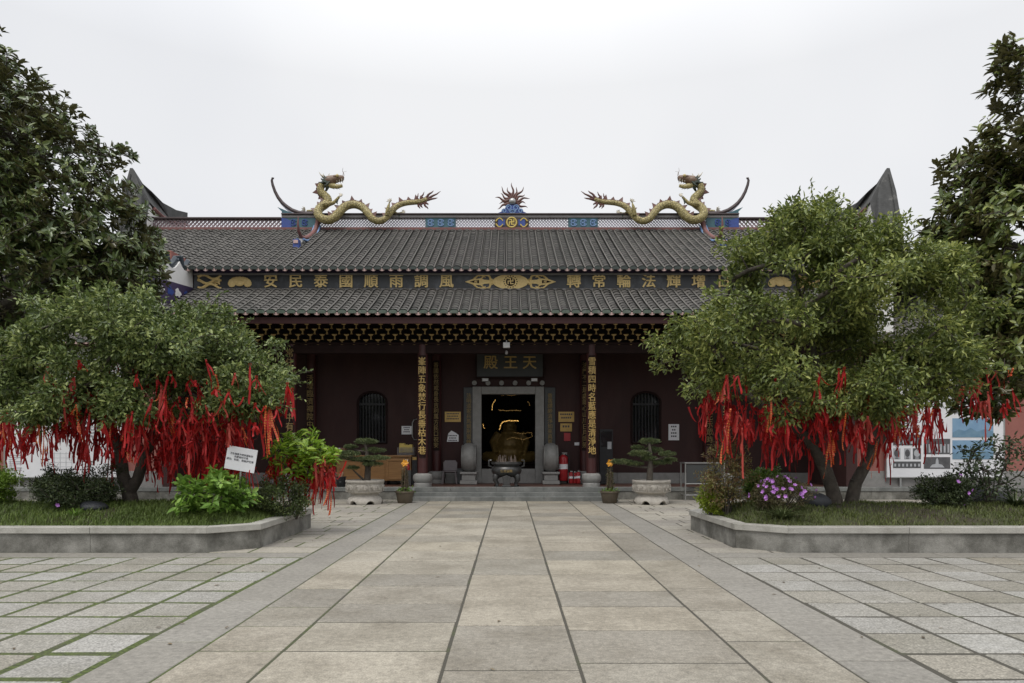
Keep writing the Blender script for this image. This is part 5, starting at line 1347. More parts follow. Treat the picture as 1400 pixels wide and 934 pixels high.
def limb_mesh(name, N, Pa, Rm, w_, k, matl, parent, pw=.42, rmax=.09):
    N = np.array(N); rad = np.maximum(Rm, np.minimum(k*np.maximum(w_,.3)**pw, rmax))
    ii = np.array([i for i in range(len(N)) if Pa[i] >= 0]); pa = np.array([Pa[i] for i in ii])
    A, B = N[pa], N[ii]; T = unit(B-A); ref = np.where(np.abs(T[:,2:3]) > .9, np.array([[1.,0,0]]), np.array([[0,0,1.]])); U = unit(np.cross(T, ref)); W_ = np.cross(T, U)
    nn = 7; V = []
    ra, rb_ = np.minimum(rad[pa], rad[ii]*1.5), rad[ii]
    for P, r_ in ((A-T*.01, ra), (B+T*.01, rb_)):
        for q in range(nn):
            an = 2*PI*q/nn; V.append(P + (U*math.cos(an)+W_*math.sin(an))*r_[:,None])
    V = np.stack(V, 1).reshape(-1,3); o = (np.arange(len(ii))*2*nn)[:,None]
    f = np.concatenate([o+np.array([q,(q+1)%nn,nn+(q+1)%nn,nn+q]) for q in range(nn)], 1).reshape(-1,4)
    o_ = np_mesh(name, V, f, matl, None, True); return under(o_, parent)
def sample_lumps(lumps, n, depth, shell=.5, gap=.0, gs=1.2, keep=None):
    """lumps: (centre Vector, radii) ; returns clump centres spread through the lumps, thinner inside"""
    vol = np.array([l[1][0]*l[1][1]*l[1][2] for l in lumps])**.75; vol /= vol.sum(); out_ = []
    while len(out_) < n:
        k = rng.choice(len(lumps), p=vol); c, r_ = lumps[k]
        d = rdir(1)[0]; rr = (shell + (1-shell)*rng.random()**.6)*rng.uniform(.85,1.08)
        p = np.array(c) + d*np.array(r_)*rr
        if fnoise(p[None], gs, 1.3)[0] < -.55 + gap: continue
        if keep and not keep(p): continue
        out_.append(p)
    return np.array(out_)
def tree(name, label, cat, group, base, trunks, clumps, rc, nleaf, Lr, Wr, lm, kbranch, seed, sprays=0, flat=.75, droop=.2, out_bias=.7, up=.55, centre=None, bark='bark', rosette=False, crown='crown', rmax=.09):
    r = empty(name, base, label, cat, group)
    N, Pa, Rm, w_, tipof = skeleton(trunks, [tuple(c) for c in clumps])
    C = np.repeat(clumps, nleaf, 0); n = len(C); cen = np.array(centre if centre is not None else clumps.mean(0))
    if rosette:
        ax = unit(unit(clumps-cen)*.6 + np.array([0,0,.6]) + rng.normal(size=clumps.shape)*.45); AX = np.repeat(ax, nleaf, 0)
        rd = rdir(n); rd = unit(rd - AX*(rd*AX).sum(1,keepdims=True)); tl = rng.uniform(.05,.9,n)[:,None]
        A = unit(rd + AX*tl); Nn = unit(AX*.9 - rd*tl*.6 + rng.normal(size=(n,3))*.22)
        P = C + AX*rng.uniform(-.16,.05,n)[:,None] + rd*.012
    else:
        d = rdir(n); rr = rc*rng.random(n)**.45*rng.uniform(.7,1.25,n); off = d*rr[:,None]; off[:,2] *= flat
        P = C + off; outw = unit(C-cen)
        A = unit(d*.55 + outw*out_bias*.5 + rng.normal(size=(n,3))*.55 + np.array([0,0,-droop]))
        Nn = unit(np.array([0,0,1.])*up + outw*.3 + rng.normal(size=(n,3))*.5)
    if sprays:                              # loose shoots standing out of the crown
        outd = np.linalg.norm((clumps-cen)/clumps.std(0), axis=1); pick = np.argsort(-outd)[:int(len(clumps)*.55)]; pick = rng.choice(pick, sprays)
        s0 = clumps[pick]; dr_ = unit(unit(s0-cen)*.8 + rng.normal(size=s0.shape)*.4 + np.array([0,0,.35])); ln = rng.uniform(.25,.62,len(pick)); kk = 16
        tt = np.tile(np.linspace(.1,1,kk), len(pick))[:,None]; S0 = np.repeat(s0,kk,0); DR = np.repeat(dr_,kk,0); LL = np.repeat(ln,kk)[:,None]
        bend = np.array([0,0,-.25])*LL*tt**2
        P2 = S0+DR*LL*tt+bend+rng.normal(size=S0.shape)*.012; side = rdir(len(P2)); A2 = unit(DR*.6+side*.8); N2 = unit(np.array([0,0,1.])+rng.normal(size=P2.shape)*.4)
        P = np.concatenate([P,P2]); A = np.concatenate([A,A2]); Nn = np.concatenate([Nn,N2]); n = len(P)
        for k in range(len(pick)):
            pv = tipof[int(pick[k])]
            for t in (.35,.7,1): N.append(tuple(s0[k]+dr_[k]*ln[k]*t+np.array([0,0,-.25])*ln[k]*t*t)); Pa.append(pv); Rm.append(.0); w_.append(.45); pv = len(N)-1
    limb_mesh('trunk', N, Pa, np.array(Rm), np.array(w_), kbranch, M[bark], r, rmax=rmax)
    Ln = rng.uniform(*Lr, n)*np.exp(rng.normal(size=n)*.16); W_ = rng.uniform(*Wr, n)
    v, f = leaf_geo(P, A, Nn, Ln, W_)
    o = np_mesh(crown, v, f, lm); under(o, r)
    return r
LM_L = leafmat('osmanthus_leaf', (.055,.085,.022), (.135,.185,.05), (.33,.38,.13), .42, .24, cs=1.6)
LM_R = leafmat('camphor_leaf', (.070,.098,.022), (.175,.22,.052), (.38,.41,.115), .45, .3, cs=1.4)
LM_M = leafmat('magnolia_leaf', (.052,.082,.022), (.105,.15,.042), (.21,.25,.08), .33, .18, back=(.085,.08,.032), cs=1.0, spec=.6)
def lump(px, py, rx, ry, D, rd): c = at(px, py, D); return (tuple(c), (rx/F*D, rd, ry/F*D))
# left ribbon tree
D = 12.9
lumps = [lump(195,476,135,72,D,1.9), lump(300,492,80,62,D-.2,1.5), lump(85,497,90,58,D-.1,1.7), lump(345,530,52,32,D-.3,1.0), lump(20,535,80,38,D,1.4), lump(200,545,175,30,D-.3,2.0), lump(255,442,70,38,D,1.3), lump(125,440,70,42,D,1.3), lump(90,560,95,18,D-1.0,.7), lump(225,556,95,16,D-1.0,.6), lump(340,548,50,22,D-.7,.7)]
cl_ = sample_lumps(lumps, 480, D, shell=.35, gap=.38, gs=2.3)
bL = Vector((xs(180,12.9), 12.9, HL(xs(180,12.9),12.9)-.05))
def tp(px, py, D, r_): return (tuple(at(px,py,D)), r_)
trk = [[(tuple(bL),.15), tp(176,672,12.9,.125), tp(168,650,12.9,.11), tp(165,620,12.9,.10), tp(150,585,12.8,.08), tp(110,550,12.7,.05)],
       [tp(176,672,12.9,.125), tp(188,655,12.9,.10), tp(197,625,12.8,.095), tp(215,585,12.7,.075), tp(260,540,12.6,.05)],
       [tp(165,620,12.9,.10), tp(178,580,13.1,.075), tp(190,530,13.2,.05), tp(195,480,13.1,.035)],
       [tp(197,625,12.8,.095), tp(205,600,13.3,.06), tp(230,560,13.7,.045)], [tp(150,585,12.8,.08), tp(130,560,13.4,.05), tp(90,530,13.8,.035)]]
tree('ribbon_tree', 'spreading evergreen tree hung with red ribbons in the left planter', 'tree', 'ribbon trees in the planters', tuple(bL), trk, cl_, .25, 125, (.065,.105), (.03,.046), LM_L, .0075, 3, sprays=230, centre=tuple(at(185,520,12.9)))
# right ribbon tree
D = 12.8
lumps = [lump(1130,400,130,75,D,2.0), lump(1015,455,110,56,D-.2,1.6), lump(935,475,62,44,D-.3,1.1), lump(1225,445,110,80,D,1.8), lump(1075,345,80,58,D,1.3), lump(1150,350,75,44,D,1.3), lump(1200,385,60,42,D,1.1), lump(1085,300,38,40,D,.7), lump(1235,510,85,50,D-.1,1.6), lump(1050,520,110,38,D-.3,1.7), lump(1180,530,100,34,D-.4,1.6), lump(950,520,45,26,D-.3,.9), lump(1285,480,40,50,D,1.0), lump(1090,560,90,16,D-1.0,.7), lump(1210,558,70,16,D-1.0,.7), lump(1135,278,10,26,D,.2), lump(1245,402,62,48,D,1.3), lump(1208,445,55,42,D-.4,1.0)]
cl_ = sample_lumps(lumps, 570, D, shell=.3, gap=.45, gs=2.4)
xb = xs(1143,12.8); bR = Vector((xb, 12.8, HR(xb,12.8)-.05)); xb2 = xs(1163,12.85); bR2 = Vector((xb2, 12.85, HR(xb2,12.85)-.05))
trk = [[(tuple(bR),.15), tp(1138,670,12.8,.125), tp(1128,640,12.8,.115), tp(1105,600,12.7,.085), tp(1050,560,12.6,.06), tp(985,520,12.5,.035)],
       [(tuple(bR2),.13), tp(1170,660,12.85,.11), tp(1190,620,12.9,.10), tp(1215,580,12.9,.075), tp(1255,530,12.8,.05)],
       [tp(1128,640,12.8,.115), tp(1122,600,12.9,.09), tp(1125,540,13.0,.07), tp(1110,470,13.0,.05), tp(1090,390,12.9,.03), tp(1086,300,12.8,.012)],
       [tp(1190,620,12.9,.10), tp(1195,570,13.1,.075), tp(1185,500,13.2,.055), tp(1175,420,13.1,.035)],
       [tp(1125,540,13.0,.07), tp(1050,480,12.6,.04), tp(960,460,12.4,.025)], [tp(1215,580,12.9,.075), tp(1250,560,13.5,.05), tp(1290,520,13.9,.03)]]
tree('ribbon_tree', 'tall loose yellow-green tree with two trunks and red ribbons, right planter', 'tree', 'ribbon trees in the planters', tuple(bR), trk, cl_, .27, 120, (.065,.115), (.028,.046), LM_R, .0075, 4, sprays=330, centre=tuple(at(1130,500,12.8)))
# magnolias
D = 15.8
lumps = [lump(20,180,95,130,D,2.2), lump(-90,150,130,150,D,2.4), lump(88,240,70,95,D,1.6), lump(150,325,62,60,D,1.3), lump(60,360,130,90,D,2.1), lump(-60,340,160,150,D,2.6), lump(150,390,70,60,D,1.4), lump(60,120,40,60,D,.9), lump(20,470,80,60,D,1.4), lump(165,215,18,18,D,.3), lump(190,345,36,32,D-.3,.9), lump(110,330,110,100,D,1.8)]
cl_ = sample_lumps(lumps, 3700, D, shell=.5, gap=.22, gs=1.5)
bm0 = (xs(-70,14.2), 14.2, HL(-11.5,14.2)-.05)
trk = [[(bm0,.26), tp(-72,560,14.6,.22), tp(-70,470,15.2,.19), tp(-60,380,15.7,.15), tp(-60,280,15.8,.11), tp(-50,170,15.8,.07)], [tp(-70,470,15.2,.19), tp(0,420,15.4,.11), tp(80,380,15.5,.08), tp(150,330,15.5,.05)], [tp(-60,380,15.7,.15), tp(0,310,15.8,.08), tp(60,230,15.8,.05)]]
tree('magnolia_tree', 'large dark glossy-leaved tree towering at the left edge of the courtyard', 'tree', 'glossy-leaved trees at the sides', bm0, trk, cl_, .2, 11, (.13,.20), (.055,.085), LM_M, .006, 5, rosette=True, centre=tuple(at(-40,300,D)), rmax=.10)
D = 14.2
lumps = [lump(1420,140,45,75,D,1.2), lump(1385,210,60,60,D,1.1), lump(1335,240,48,45,D,.8), lump(1300,300,42,30,D,.7), lump(1350,330,85,60,D,1.3), lump(1440,270,75,120,D,1.8), lump(1400,400,90,80,D,1.7), lump(1450,450,90,110,D,1.8), lump(1375,490,60,50,D-.6,1.0), lump(1380,85,25,35,D,.5), lump(1320,380,55,45,D-.3,.9), lump(1495,200,80,140,D,1.8), lump(1360,130,14,30,D,.3), lump(1345,545,40,30,D-.6,.6), lump(1390,330,80,90,D,1.5), lump(1385,440,60,70,D-.4,1.1)]
cl_ = sample_lumps(lumps, 3300, D, shell=.45, gap=.28, gs=1.7)
bm1 = (xs(1480,13.6), 13.6, .45)
trk = [[(bm1,.24), tp(1478,580,13.7,.20), tp(1470,480,13.9,.17), tp(1465,380,14.1,.13), tp(1462,260,14.2,.09), tp(1450,150,14.2,.05)], [tp(1470,480,13.9,.17), tp(1420,480,13.7,.09), tp(1360,490,13.6,.05), tp(1320,520,13.5,.03)], [tp(1465,380,14.1,.13), tp(1400,340,14.1,.07), tp(1330,320,14.1,.04)]]
tree('magnolia_tree', 'dark glossy-leaved tree with open branching at the right edge of the courtyard', 'tree', 'glossy-leaved trees at the sides', bm1, trk, cl_, .2, 10, (.14,.21), (.06,.09), leafmat('magnolia_leaf_light', (.068,.10,.022), (.14,.185,.042), (.28,.31,.085), .34, .2, back=(.10,.09,.036), cs=1.0, spec=.6), .006, 6, rosette=True, centre=tuple(at(1450,330,D)), rmax=.10)

# ------------------------------------------------------------------ shrubs
def shrub(name, label, cat, px, py_base, py_top, wpx, D, ncl, rc, nleaf, Lr, Wr, lm, seed, H=None, group=None, depth=None, flat=.8, rosette=False, flowers=None, stems=6, lean=0.0, up=.6, droop=.05, kbranch=.004, low=None):
    x = xs(px, D); z0 = H(x, D)-.03 if H else zs(py_base, D); zt = zs(py_top, D); hw = wpx/2/F*D; hh = (zt-z0)
    zb = z0 if low is None else zs(low, D); c = Vector((x+lean, D, zb+(zt-zb)*.52)); hh2 = zt-zb; rd = depth or hw*.85
    pts = []
    while len(pts) < ncl:
        d = rdir(1)[0]; rr = rng.uniform(.45,1.0)
        p = np.array([c.x+d[0]*hw*rr, c.y+d[1]*rd*rr, c.z+d[2]*hh2*.5*rr])
        if fnoise(p[None], 4.0, seed)[0] < -.5: continue
        pts.append(p)
    pts = np.array(pts); base = (x, D, z0)
    trk = []
    for k in range(stems):
        a = 2*PI*k/stems + random.random(); e = Vector((c.x+.35*hw*math.cos(a), D+.35*rd*math.sin(a), z0+hh*.45)); s0 = Vector((x+.05*math.cos(a), D+.05*math.sin(a), z0))
        trk.append([(tuple(s0),.016), (tuple(s0.lerp(e,.5)+Vector((0,0,.03))),.012), (tuple(e),.008)])
    r = tree(name, label, cat, group, base, trk, pts, rc, nleaf, Lr, Wr, lm, kbranch, seed, flat=flat, rosette=rosette, centre=(c.x, c.y, c.z-hh*.35), crown='foliage', up=up, droop=droop, rmax=.012)
    for ch in r.children:
        if ch.name.startswith('trunk'): ch.name = 'stem'
    if flowers:
        nfl, fm, fs, fpos = flowers; P = []; k = 0
        while len(P) < nfl and k < 5000:
            k += 1; d = rdir(1)[0]
            if d[1] > .3: continue
            p = np.array([c.x+d[0]*hw*1.02, c.y+d[1]*rd*1.02, c.z+d[2]*hh*.53])
            if fpos(p, c, hw, hh): P.append(p)
        P = np.array(P); k = 5; C = np.repeat(P, k, 0); n = len(C)
        ax = np.repeat(unit(P-np.array(c)+rng.normal(size=P.shape)*.1), k, 0); t0 = rdir(n); t0 = unit(t0-ax*(t0*ax).sum(1,keepdims=True))
        a = np.tile(np.arange(k)*2*PI/k, len(P)); b1 = np.repeat(t0[::k], k, 0); b2 = np.cross(ax, b1); A = b1*np.cos(a)[:,None]+b2*np.sin(a)[:,None]
        v, f = leaf_geo(C+ax*.02, unit(A+ax*.55), ax, np.full(n, fs)*rng.uniform(.85,1.1,n), np.full(n, fs*.75), .1, -.1)
        under(np_mesh('blossom', v, f, fm), r)
    return r
LM_AZ = leafmat('azalea_leaf', (.022,.035,.012), (.045,.068,.02), (.085,.11,.035), .55, .12, cs=3)
LM_BR = leafmat('bright_leaf', (.11,.19,.02), (.18,.30,.035), (.30,.42,.07), .45, .3, cs=2.5)
LM_HY = leafmat('hydrangea_leaf', (.10,.19,.03), (.17,.31,.045), (.30,.46,.09), .45, .3, cs=2.5)
LM_YB = leafmat('yellow_green_leaf', (.17,.23,.02), (.29,.37,.03), (.42,.48,.07), .45, .3, cs=3)
LM_RB = leafmat('reddish_leaf', (.07,.055,.025), (.11,.09,.04), (.15,.15,.06), .55, .2, cs=3)
LM_ST = leafmat('strap_leaf', (.06,.085,.03), (.11,.14,.05), (.20,.22,.10), .45, .2, cs=2)
LM_WH = leafmat('whorl_leaf', (.14,.24,.02), (.22,.36,.03), (.36,.48,.06), .45, .32, cs=2.5)
LM_ND = leafmat('nandina_leaf', (.16,.08,.03), (.17,.14,.05), (.22,.22,.08), .55, .25, cs=3)
PURP = mk('purple_petal', (.44,.20,.52), (.34,.13,.44), 30, .6, island=.25)
shrub('azalea_shrub', 'dark low azalea mound with one purple bloom, left of the left ribbon tree', 'shrub', 103, 705, 650, 112, 12.2, 130, .13, 60, (.03,.05), (.014,.022), LM_AZ, 11, HL, flowers=(1, PURP, .05, lambda p,c,hw,hh: abs(p[0]-xs(108,12.2)) < .05 and p[2] < c.z+.1 and p[1] < c.y-.4))
shrub('round_shrub', 'rounded yellow-green shrub behind the dark azalea mound in the left planter', 'shrub', 75, 690, 640, 55, 12.9, 70, .11, 70, (.035,.055), (.016,.024), LM_AZ, 12, HL)
shrub('round_shrub', 'leafy green shrub cut by the left edge of the photo', 'shrub', -8, 700, 632, 60, 12.4, 70, .12, 70, (.035,.055), (.016,.024), LM_BR, 13, HL)
shrub('thin_shrub', 'thin dark twiggy shrub between the azalea mound and the left tree trunk', 'shrub', 137, 705, 628, 60, 12.6, 45, .12, 34, (.03,.055), (.014,.024), LM_AZ, 14, HL)
shrub('hydrangea_bush', 'bright green broad-leaved bush below the white sign', 'shrub', 293, 706, 644, 118, 11.75, 105, .10, 12, (.10,.16), (.055,.085), LM_HY, 15, HL, rosette=True, up=.7)
shrub('azalea_shrub', 'mid green small-leaved shrub at the corner of the left planter', 'shrub', 378, 700, 655, 95, 12.6, 120, .12, 55, (.03,.05), (.014,.022), leafmat('azalea_leaf_mid', (.035,.06,.015), (.07,.105,.025), (.13,.16,.04), .5, .15, cs=3), 16, HL)
rt = shrub('whorled_shrub', 'leaning shrub with bright whorled leaves and red ribbons, end of the left planter', 'shrub', 402, 690, 588, 104, 13.0, 75, .10, 13, (.13,.20), (.045,.07), LM_WH, 17, HL, rosette=True, up=.7, lean=.12, low=655, depth=.55)
shrub('box_ball', 'round yellow-green clipped bush at the left end of the right planter', 'shrub', 975, 704, 658, 40, 12.75, 150, .06, 34, (.03,.045), (.018,.026), LM_YB, 18, HR)
shrub('nandina_shrub', 'tall airy reddish-brown shrub beside the clipped round bush', 'shrub', 994, 708, 596, 72, 12.6, 100, .15, 36, (.04,.07), (.016,.024), LM_ND, 19, HR, stems=9)
shrub('green_shrub', 'deep green shrub behind the purple azalea in the right planter', 'shrub', 1048, 700, 640, 66, 13.6, 110, .10, 45, (.045,.07), (.022,.034), leafmat('fresh_leaf', (.05,.10,.012), (.09,.16,.02), (.16,.24,.04), .45, .25, cs=3), 20, HR)
shrub('azalea_shrub', 'azalea bush covered in purple flowers in the right planter', 'shrub', 1070, 715, 656, 84, 11.9, 90, .11, 40, (.03,.05), (.014,.022), LM_RB, 21, HR, flowers=(40, PURP, .046, lambda p,c,hw,hh: p[2] > c.z-.05 and (p[0] < c.x+.15 or random.random() < .25)))
shrub('azalea_shrub', 'dark rounded azalea with a few purple flowers, right of the double trunk', 'shrub', 1290, 700, 650, 72, 12.4, 130, .11, 60, (.03,.05), (.014,.022), LM_AZ, 22, HR, flowers=(7, PURP, .05, lambda p,c,hw,hh: p[0] > c.x-.1))
shrub('open_shrub', 'open thin-branched shrub with oval leaves near the right edge', 'shrub', 1355, 700, 585, 105, 12.6, 85, .12, 12, (.06,.10), (.028,.042), leafmat('oval_leaf', (.03,.05,.02), (.055,.085,.03), (.10,.13,.05), .45, .15, cs=3), 23, HR, stems=8, kbranch=.006)
def strap(name, label, px, D, H, n, ln, matl):
    x = xs(px, D); z = H(x, D)-.01; A = rng.uniform(0, 2*PI, n); V = []; Fq = []; b = 0
    for a in A:
        l_ = ln*random.uniform(.6,1.1); wd = .014; el = random.uniform(.5,1.35); dx, dy = math.cos(a), math.sin(a); px_, py_ = -dy, dx
        for k in range(7):
            t = k/6; r_ = l_*(t*math.cos(el)+.35*t*t); h = l_*(t*math.sin(el)-.62*t*t*math.sin(el)*(1 if el < 1.1 else .6)); ww = wd*(1-t)**.6
            cx_ = (x+dx*(.04+r_), D+dy*(.04+r_), z+h)
            V += [(cx_[0]-px_*ww, cx_[1]-py_*ww, cx_[2]), (cx_[0]+px_*ww, cx_[1]+py_*ww, cx_[2])]
            if k: Fq.append((b+2*k-2, b+2*k-1, b+2*k+1, b+2*k))
        b += 14
    o = np_mesh(name, np.array(V), np.array(Fq), matl); tag(o, label, 'plant')
strap('strap_leaf_plant', 'tuft of arching narrow striped leaves in front of the purple azalea', 1070, 11.5, HR, 110, .42, LM_ST)
strap('strap_leaf_plant', 'dark tuft of long strap leaves at the far right of the right planter', 1388, 12.3, HR, 90, .55, LM_AZ)
strap('strap_leaf_plant', 'small tuft of leaves in front of the dark azalea mound', 103, 11.6, HL, 40, .22, LM_HY)
def rock(label, px, py, D, sx, sy, sz, H):
    m = MB(); m.ell((0,0,0), (sx,sy,sz), 18, 12); x = xs(px,D); V = np.array(m.v); nrm = fnoise(V, 6.0, px)[:,None]; V = V*(1+.16*nrm+.07*fnoise(V, 15.0, px+1)[:,None]); m.v = [tuple(v) for v in V]
    o = m.build('rock', mk('dark_rock', (.035,.038,.045), (.02,.022,.026), 5, .6, bump=.6, bscale=20), smooth=True); o.location = (x, D, H(x,D)+sz*.35); tag(o, label, 'rock')
rock('dark blue-grey boulder between the purple azalea and the double trunk', 1113, 700, 12.5, .30, .22, .16, HR)
rock('large dark boulder right of the dark azalea in the right planter', 1340, 690, 13.2, .55, .35, .26, HR)
rock('flat dark stone in the grass of the left planter', 128, 700, 12.0, .25, .2, .10, HL)
# white sign on a stake
D = 11.9; c = at(329.5, 628, D); r = empty('white_sign', (c.x, D, HL(c.x, D)-.05), 'small tilted white sign with printed lines on a stake, in the left planter', 'sign')
sg = MB(); rot = Matrix.Rotation(R(10), 3, 'Y'); w_, h_ = .52, .40
sg.box(c, (w_, .012, h_), 0, rot); under(sg.build('panel', M['paper'], bevel=.003), r)
m = MB(); e = Vector((c.x-.06, D+.02, HL(c.x,D)-.05)); m.tube([c+Vector((0,.02,-.02)), e], .016, 8); under(m.build('stake', M['pedestal']), r)
for i, (s_, sz, dx, dz) in enumerate((('卫生健康文明祈福有你', .040, .0, .075), ('共建美好环境', .040, .0, .028), ('请勿、折枝、请爱护花草', .043, -.01, -.022))):
    o = text(s_, sz, M['ink'], None, c + rot @ Vector((dx, -.010, dz)), 'printed_line', .001, 0, tilt=R(10)); o.rotation_euler = (rot @ Matrix.Rotation(R(90), 3, 'X')).to_euler(); under(o, r)

# ------------------------------------------------------------------ bonsai pots, flower pots
BONSAI = leafmat('bonsai_needle', (.045,.070,.025), (.09,.12,.042), (.18,.21,.08), .55, .1, cs=5)
def bonsai(pxc, D, pads, trunkpts, label, potlabel):
    x = xs(pxc, D); r = empty('stone_pot', (x, D, 0), potlabel, 'planter pot', 'carved stone pots by the steps')
    def skirt(r_, z, a):
        if z < .03: return r_*(1+.02*math.cos(6*a)), z + .10*max(0, math.cos(6*a+PI/6*0))**.6
        return r_, z
    m = MB(); m.lathe([(.40,0.0),(.50,.0),(.51,.02),(.50,.10),(.46,.19),(.40,.24),(.385,.30)], (x,D,0), 72, fn=skirt, cap=False); under(m.build('foot', M['potstone'], smooth=True), r)
    m = MB(); m.lathe([(.02,.30),(.40,.301),(.47,.34),(.515,.42),(.53,.52),(.525,.60),(.55,.62),(.56,.66),(.555,.70),(.51,.70),(.49,.64),(.02,.63)], (x,D,0), 64, fn=lambda r_, z, a: (r_*(1+.018*math.copysign(abs(math.cos(4*a))**.5,1)*(1 if z < .6 else 0)), z)); under(m.build('bowl', M['potstone'], smooth=True), r)
    m = MB()
    for k in range(8):            # carved relief panels
        a0 = 2*PI*k/8
        def pp(u, v): a = a0+u; return Vector((x+.548*math.cos(a), D+.548*math.sin(a), .48+v))
        for q in (-1,1): m.tube([pp(q*(.06+.20*t)*(1), .075*math.sin(t*6)*q*(1-.3*t)) for t in np.linspace(0,1,12)], .011, 5)
        m.tube([pp(-.33,-.11), pp(-.33,.11), pp(.33,.11), pp(.33,-.11), pp(-.33,-.11)], .009, 5)
    under(m.build('relief', M['potstone']), r)
    m = MB(); m.lathe([(.02,.645),(.49,.645)], (x,D,0), 24, cap=False); under(m.build('soil_fill', M['soil']), r)
    t = empty('bonsai_tree', (x, D, .64), label, 'bonsai', 'cloud-pruned bonsai by the steps')
    tm_ = MB(); tp_ = [at(*p, D) for p in trunkpts]; tp_[0] = Vector((tp_[0].x, D, .62)); n = len(tp_)
    tm_.tube(tp_, [.10-.065*i/(n-1) for i in range(n)], 9); C = []; 
    for (px, py, rx, ry) in pads:
        dd = random.uniform(-.25,.25); c = at(px, py, D); c.y += dd; i = min(range(n), key=lambda k: (tp_[k]-c).length + (0 if tp_[k].z < c.z else .3)); a = tp_[i]
        tm_.tube([a, a.lerp(c,.5)+Vector((0,0,-.03)), c-Vector((0,0,ry/F*D*.5))], [.04,.03,.018], 6)
        R_ = np.array([rx/F*D, max(rx/F*D*.8, .12), ry/F*D*1.05]); k = int(1300*rx/10); d = rdir(k); d[:,2] = np.abs(d[:,2])*np.where(rng.random(k) < .8, 1, -.55)
        rr = rng.uniform(.75,1.0,k)[:,None]*(1+.12*np.sin(d[:,0:1]*9)+.1*np.sin(d[:,1:2]*11)); C.append((np.array(c)+d*R_*rr, d))
    under(tm_.build('trunk', M['bark'], smooth=True), t)
    P = np.concatenate([q[0] for q in C]); d = np.concatenate([q[1] for q in C]); n_ = len(P)
    v, f = leaf_geo(P, unit(d*.5+np.array([0,0,.7])+rng.normal(size=(n_,3))*.5), unit(np.array([0,0,1.])+rng.normal(size=(n_,3))*.6), rng.uniform(.03,.06,n_), rng.uniform(.010,.016,n_))
    under(np_mesh('foliage', v, f, BONSAI), t)
Zf = 3.336
def z5(x, y, rx, ry): return (440+x/Zf, 420+y/Zf, rx/Zf, ry/Zf)
def z6(x, y, rx, ry): return (680+x/Zf, 420+y/Zf, rx/Zf, ry/Zf)
bonsai(499, 20.3, [z5(195,617,52,15),(z5(130,640,30,10)),z5(222,657,56,14),z5(128,673,50,15),z5(250,692,58,13),z5(178,698,48,12),z5(232,718,45,10),z5(110,690,34,10),z5(145,735,26,9)], [(502,650),(503,640),(500,630),(502,618),(499,608)],
       'flat-tiered bonsai with a thick dark trunk in the left stone pot', 'pale carved round stone pot left of the steps')
bonsai(890.5, 20.3, [z6(697,616,46,15),z6(645,643,30,10),z6(648,672,50,16),z6(716,655,40,15),z6(765,673,38,13),z6(690,694,36,13),z6(568,710,52,13),z6(625,718,40,10),z6(742,713,48,11),z6(792,700,30,11)], [(888,650),(889,640),(890,630),(889,618),(888,607)],
       'pyramid-shaped cloud-pruned bonsai in the right stone pot', 'pale carved round stone pot right of the steps')
def flowerpot(px, D, label):
    x = xs(px, D); r = empty('flower_pot', (x, D, 0), label, 'flower pot', 'flower pots beside the steps')
    m = MB(); m.lathe([(.20,0),(.21,.01),(.265,.30),(.285,.31),(.285,.36),(.255,.36),(.24,.32),(.02,.31)], (x,D,0), 32); under(m.build('pot', M['flowerpot'], smooth=True), r)
    m = MB(); P = []
    for i in range(7):
        a = i*2.4; b_ = Vector((x+.07*math.cos(a), D+.07*math.sin(a), .31)); t_ = Vector((x+.06*math.cos(a+.5), D+.06*math.sin(a+.5), .31+random.uniform(.40,.80))); m.tube([b_, b_.lerp(t_,.4)+Vector((.03*math.cos(a*3),0,0)), t_], [.024,.020,.013], 6); P += [b_.lerp(t_, u) for u in np.linspace(.05,1,22)]
    under(m.build('stem', mk('spiny_stem', (.10,.065,.045), (.06,.05,.035), 30, .8)), r)
    P = np.array(P); C = np.repeat(P, 5, 0) + rng.normal(size=(len(P)*5,3))*.028; n = len(C)
    v, f = leaf_geo(C, rdir(n), rdir(n), rng.uniform(.03,.05,n), rng.uniform(.014,.024,n)); under(np_mesh('leaf', v, f, LM_RB), r)
    C = np.array([x,D,.36]) + rng.normal(size=(130,3))*np.array([.13,.13,.04]); v, f = leaf_geo(C, unit(rdir(130)+np.array([0,0,.8])), rdir(130), rng.uniform(.05,.09,130), rng.uniform(.02,.035,130)); under(np_mesh('ground_leaf', v, f, LM_HY), r)
    C = np.repeat(np.array([[x,D-.02,1.17],[x+.02,D-.03,1.20]]), 6, 0); a = np.tile(np.arange(6)*2*PI/6, 2); A = np.stack([np.cos(a), -.35+0*a, np.sin(a)], 1)
    v, f = leaf_geo(C, unit(A), unit(np.tile(np.array([[0,-1.,.2]]),(12,1))+rng.normal(size=(12,3))*.1), np.full(12,.11), np.full(12,.075)); under(np_mesh('blossom', v, f, mk('orange_yellow_petal', (.80,.42,.04), (.75,.30,.02), 20, .5)), r)
flowerpot(553.5, 20.6, 'brown clay pot with a spiny stem and yellow-orange bloom left of the steps')
flowerpot(833.5, 20.6, 'brown clay pot with a spiny stem and yellow-orange bloom right of the steps')

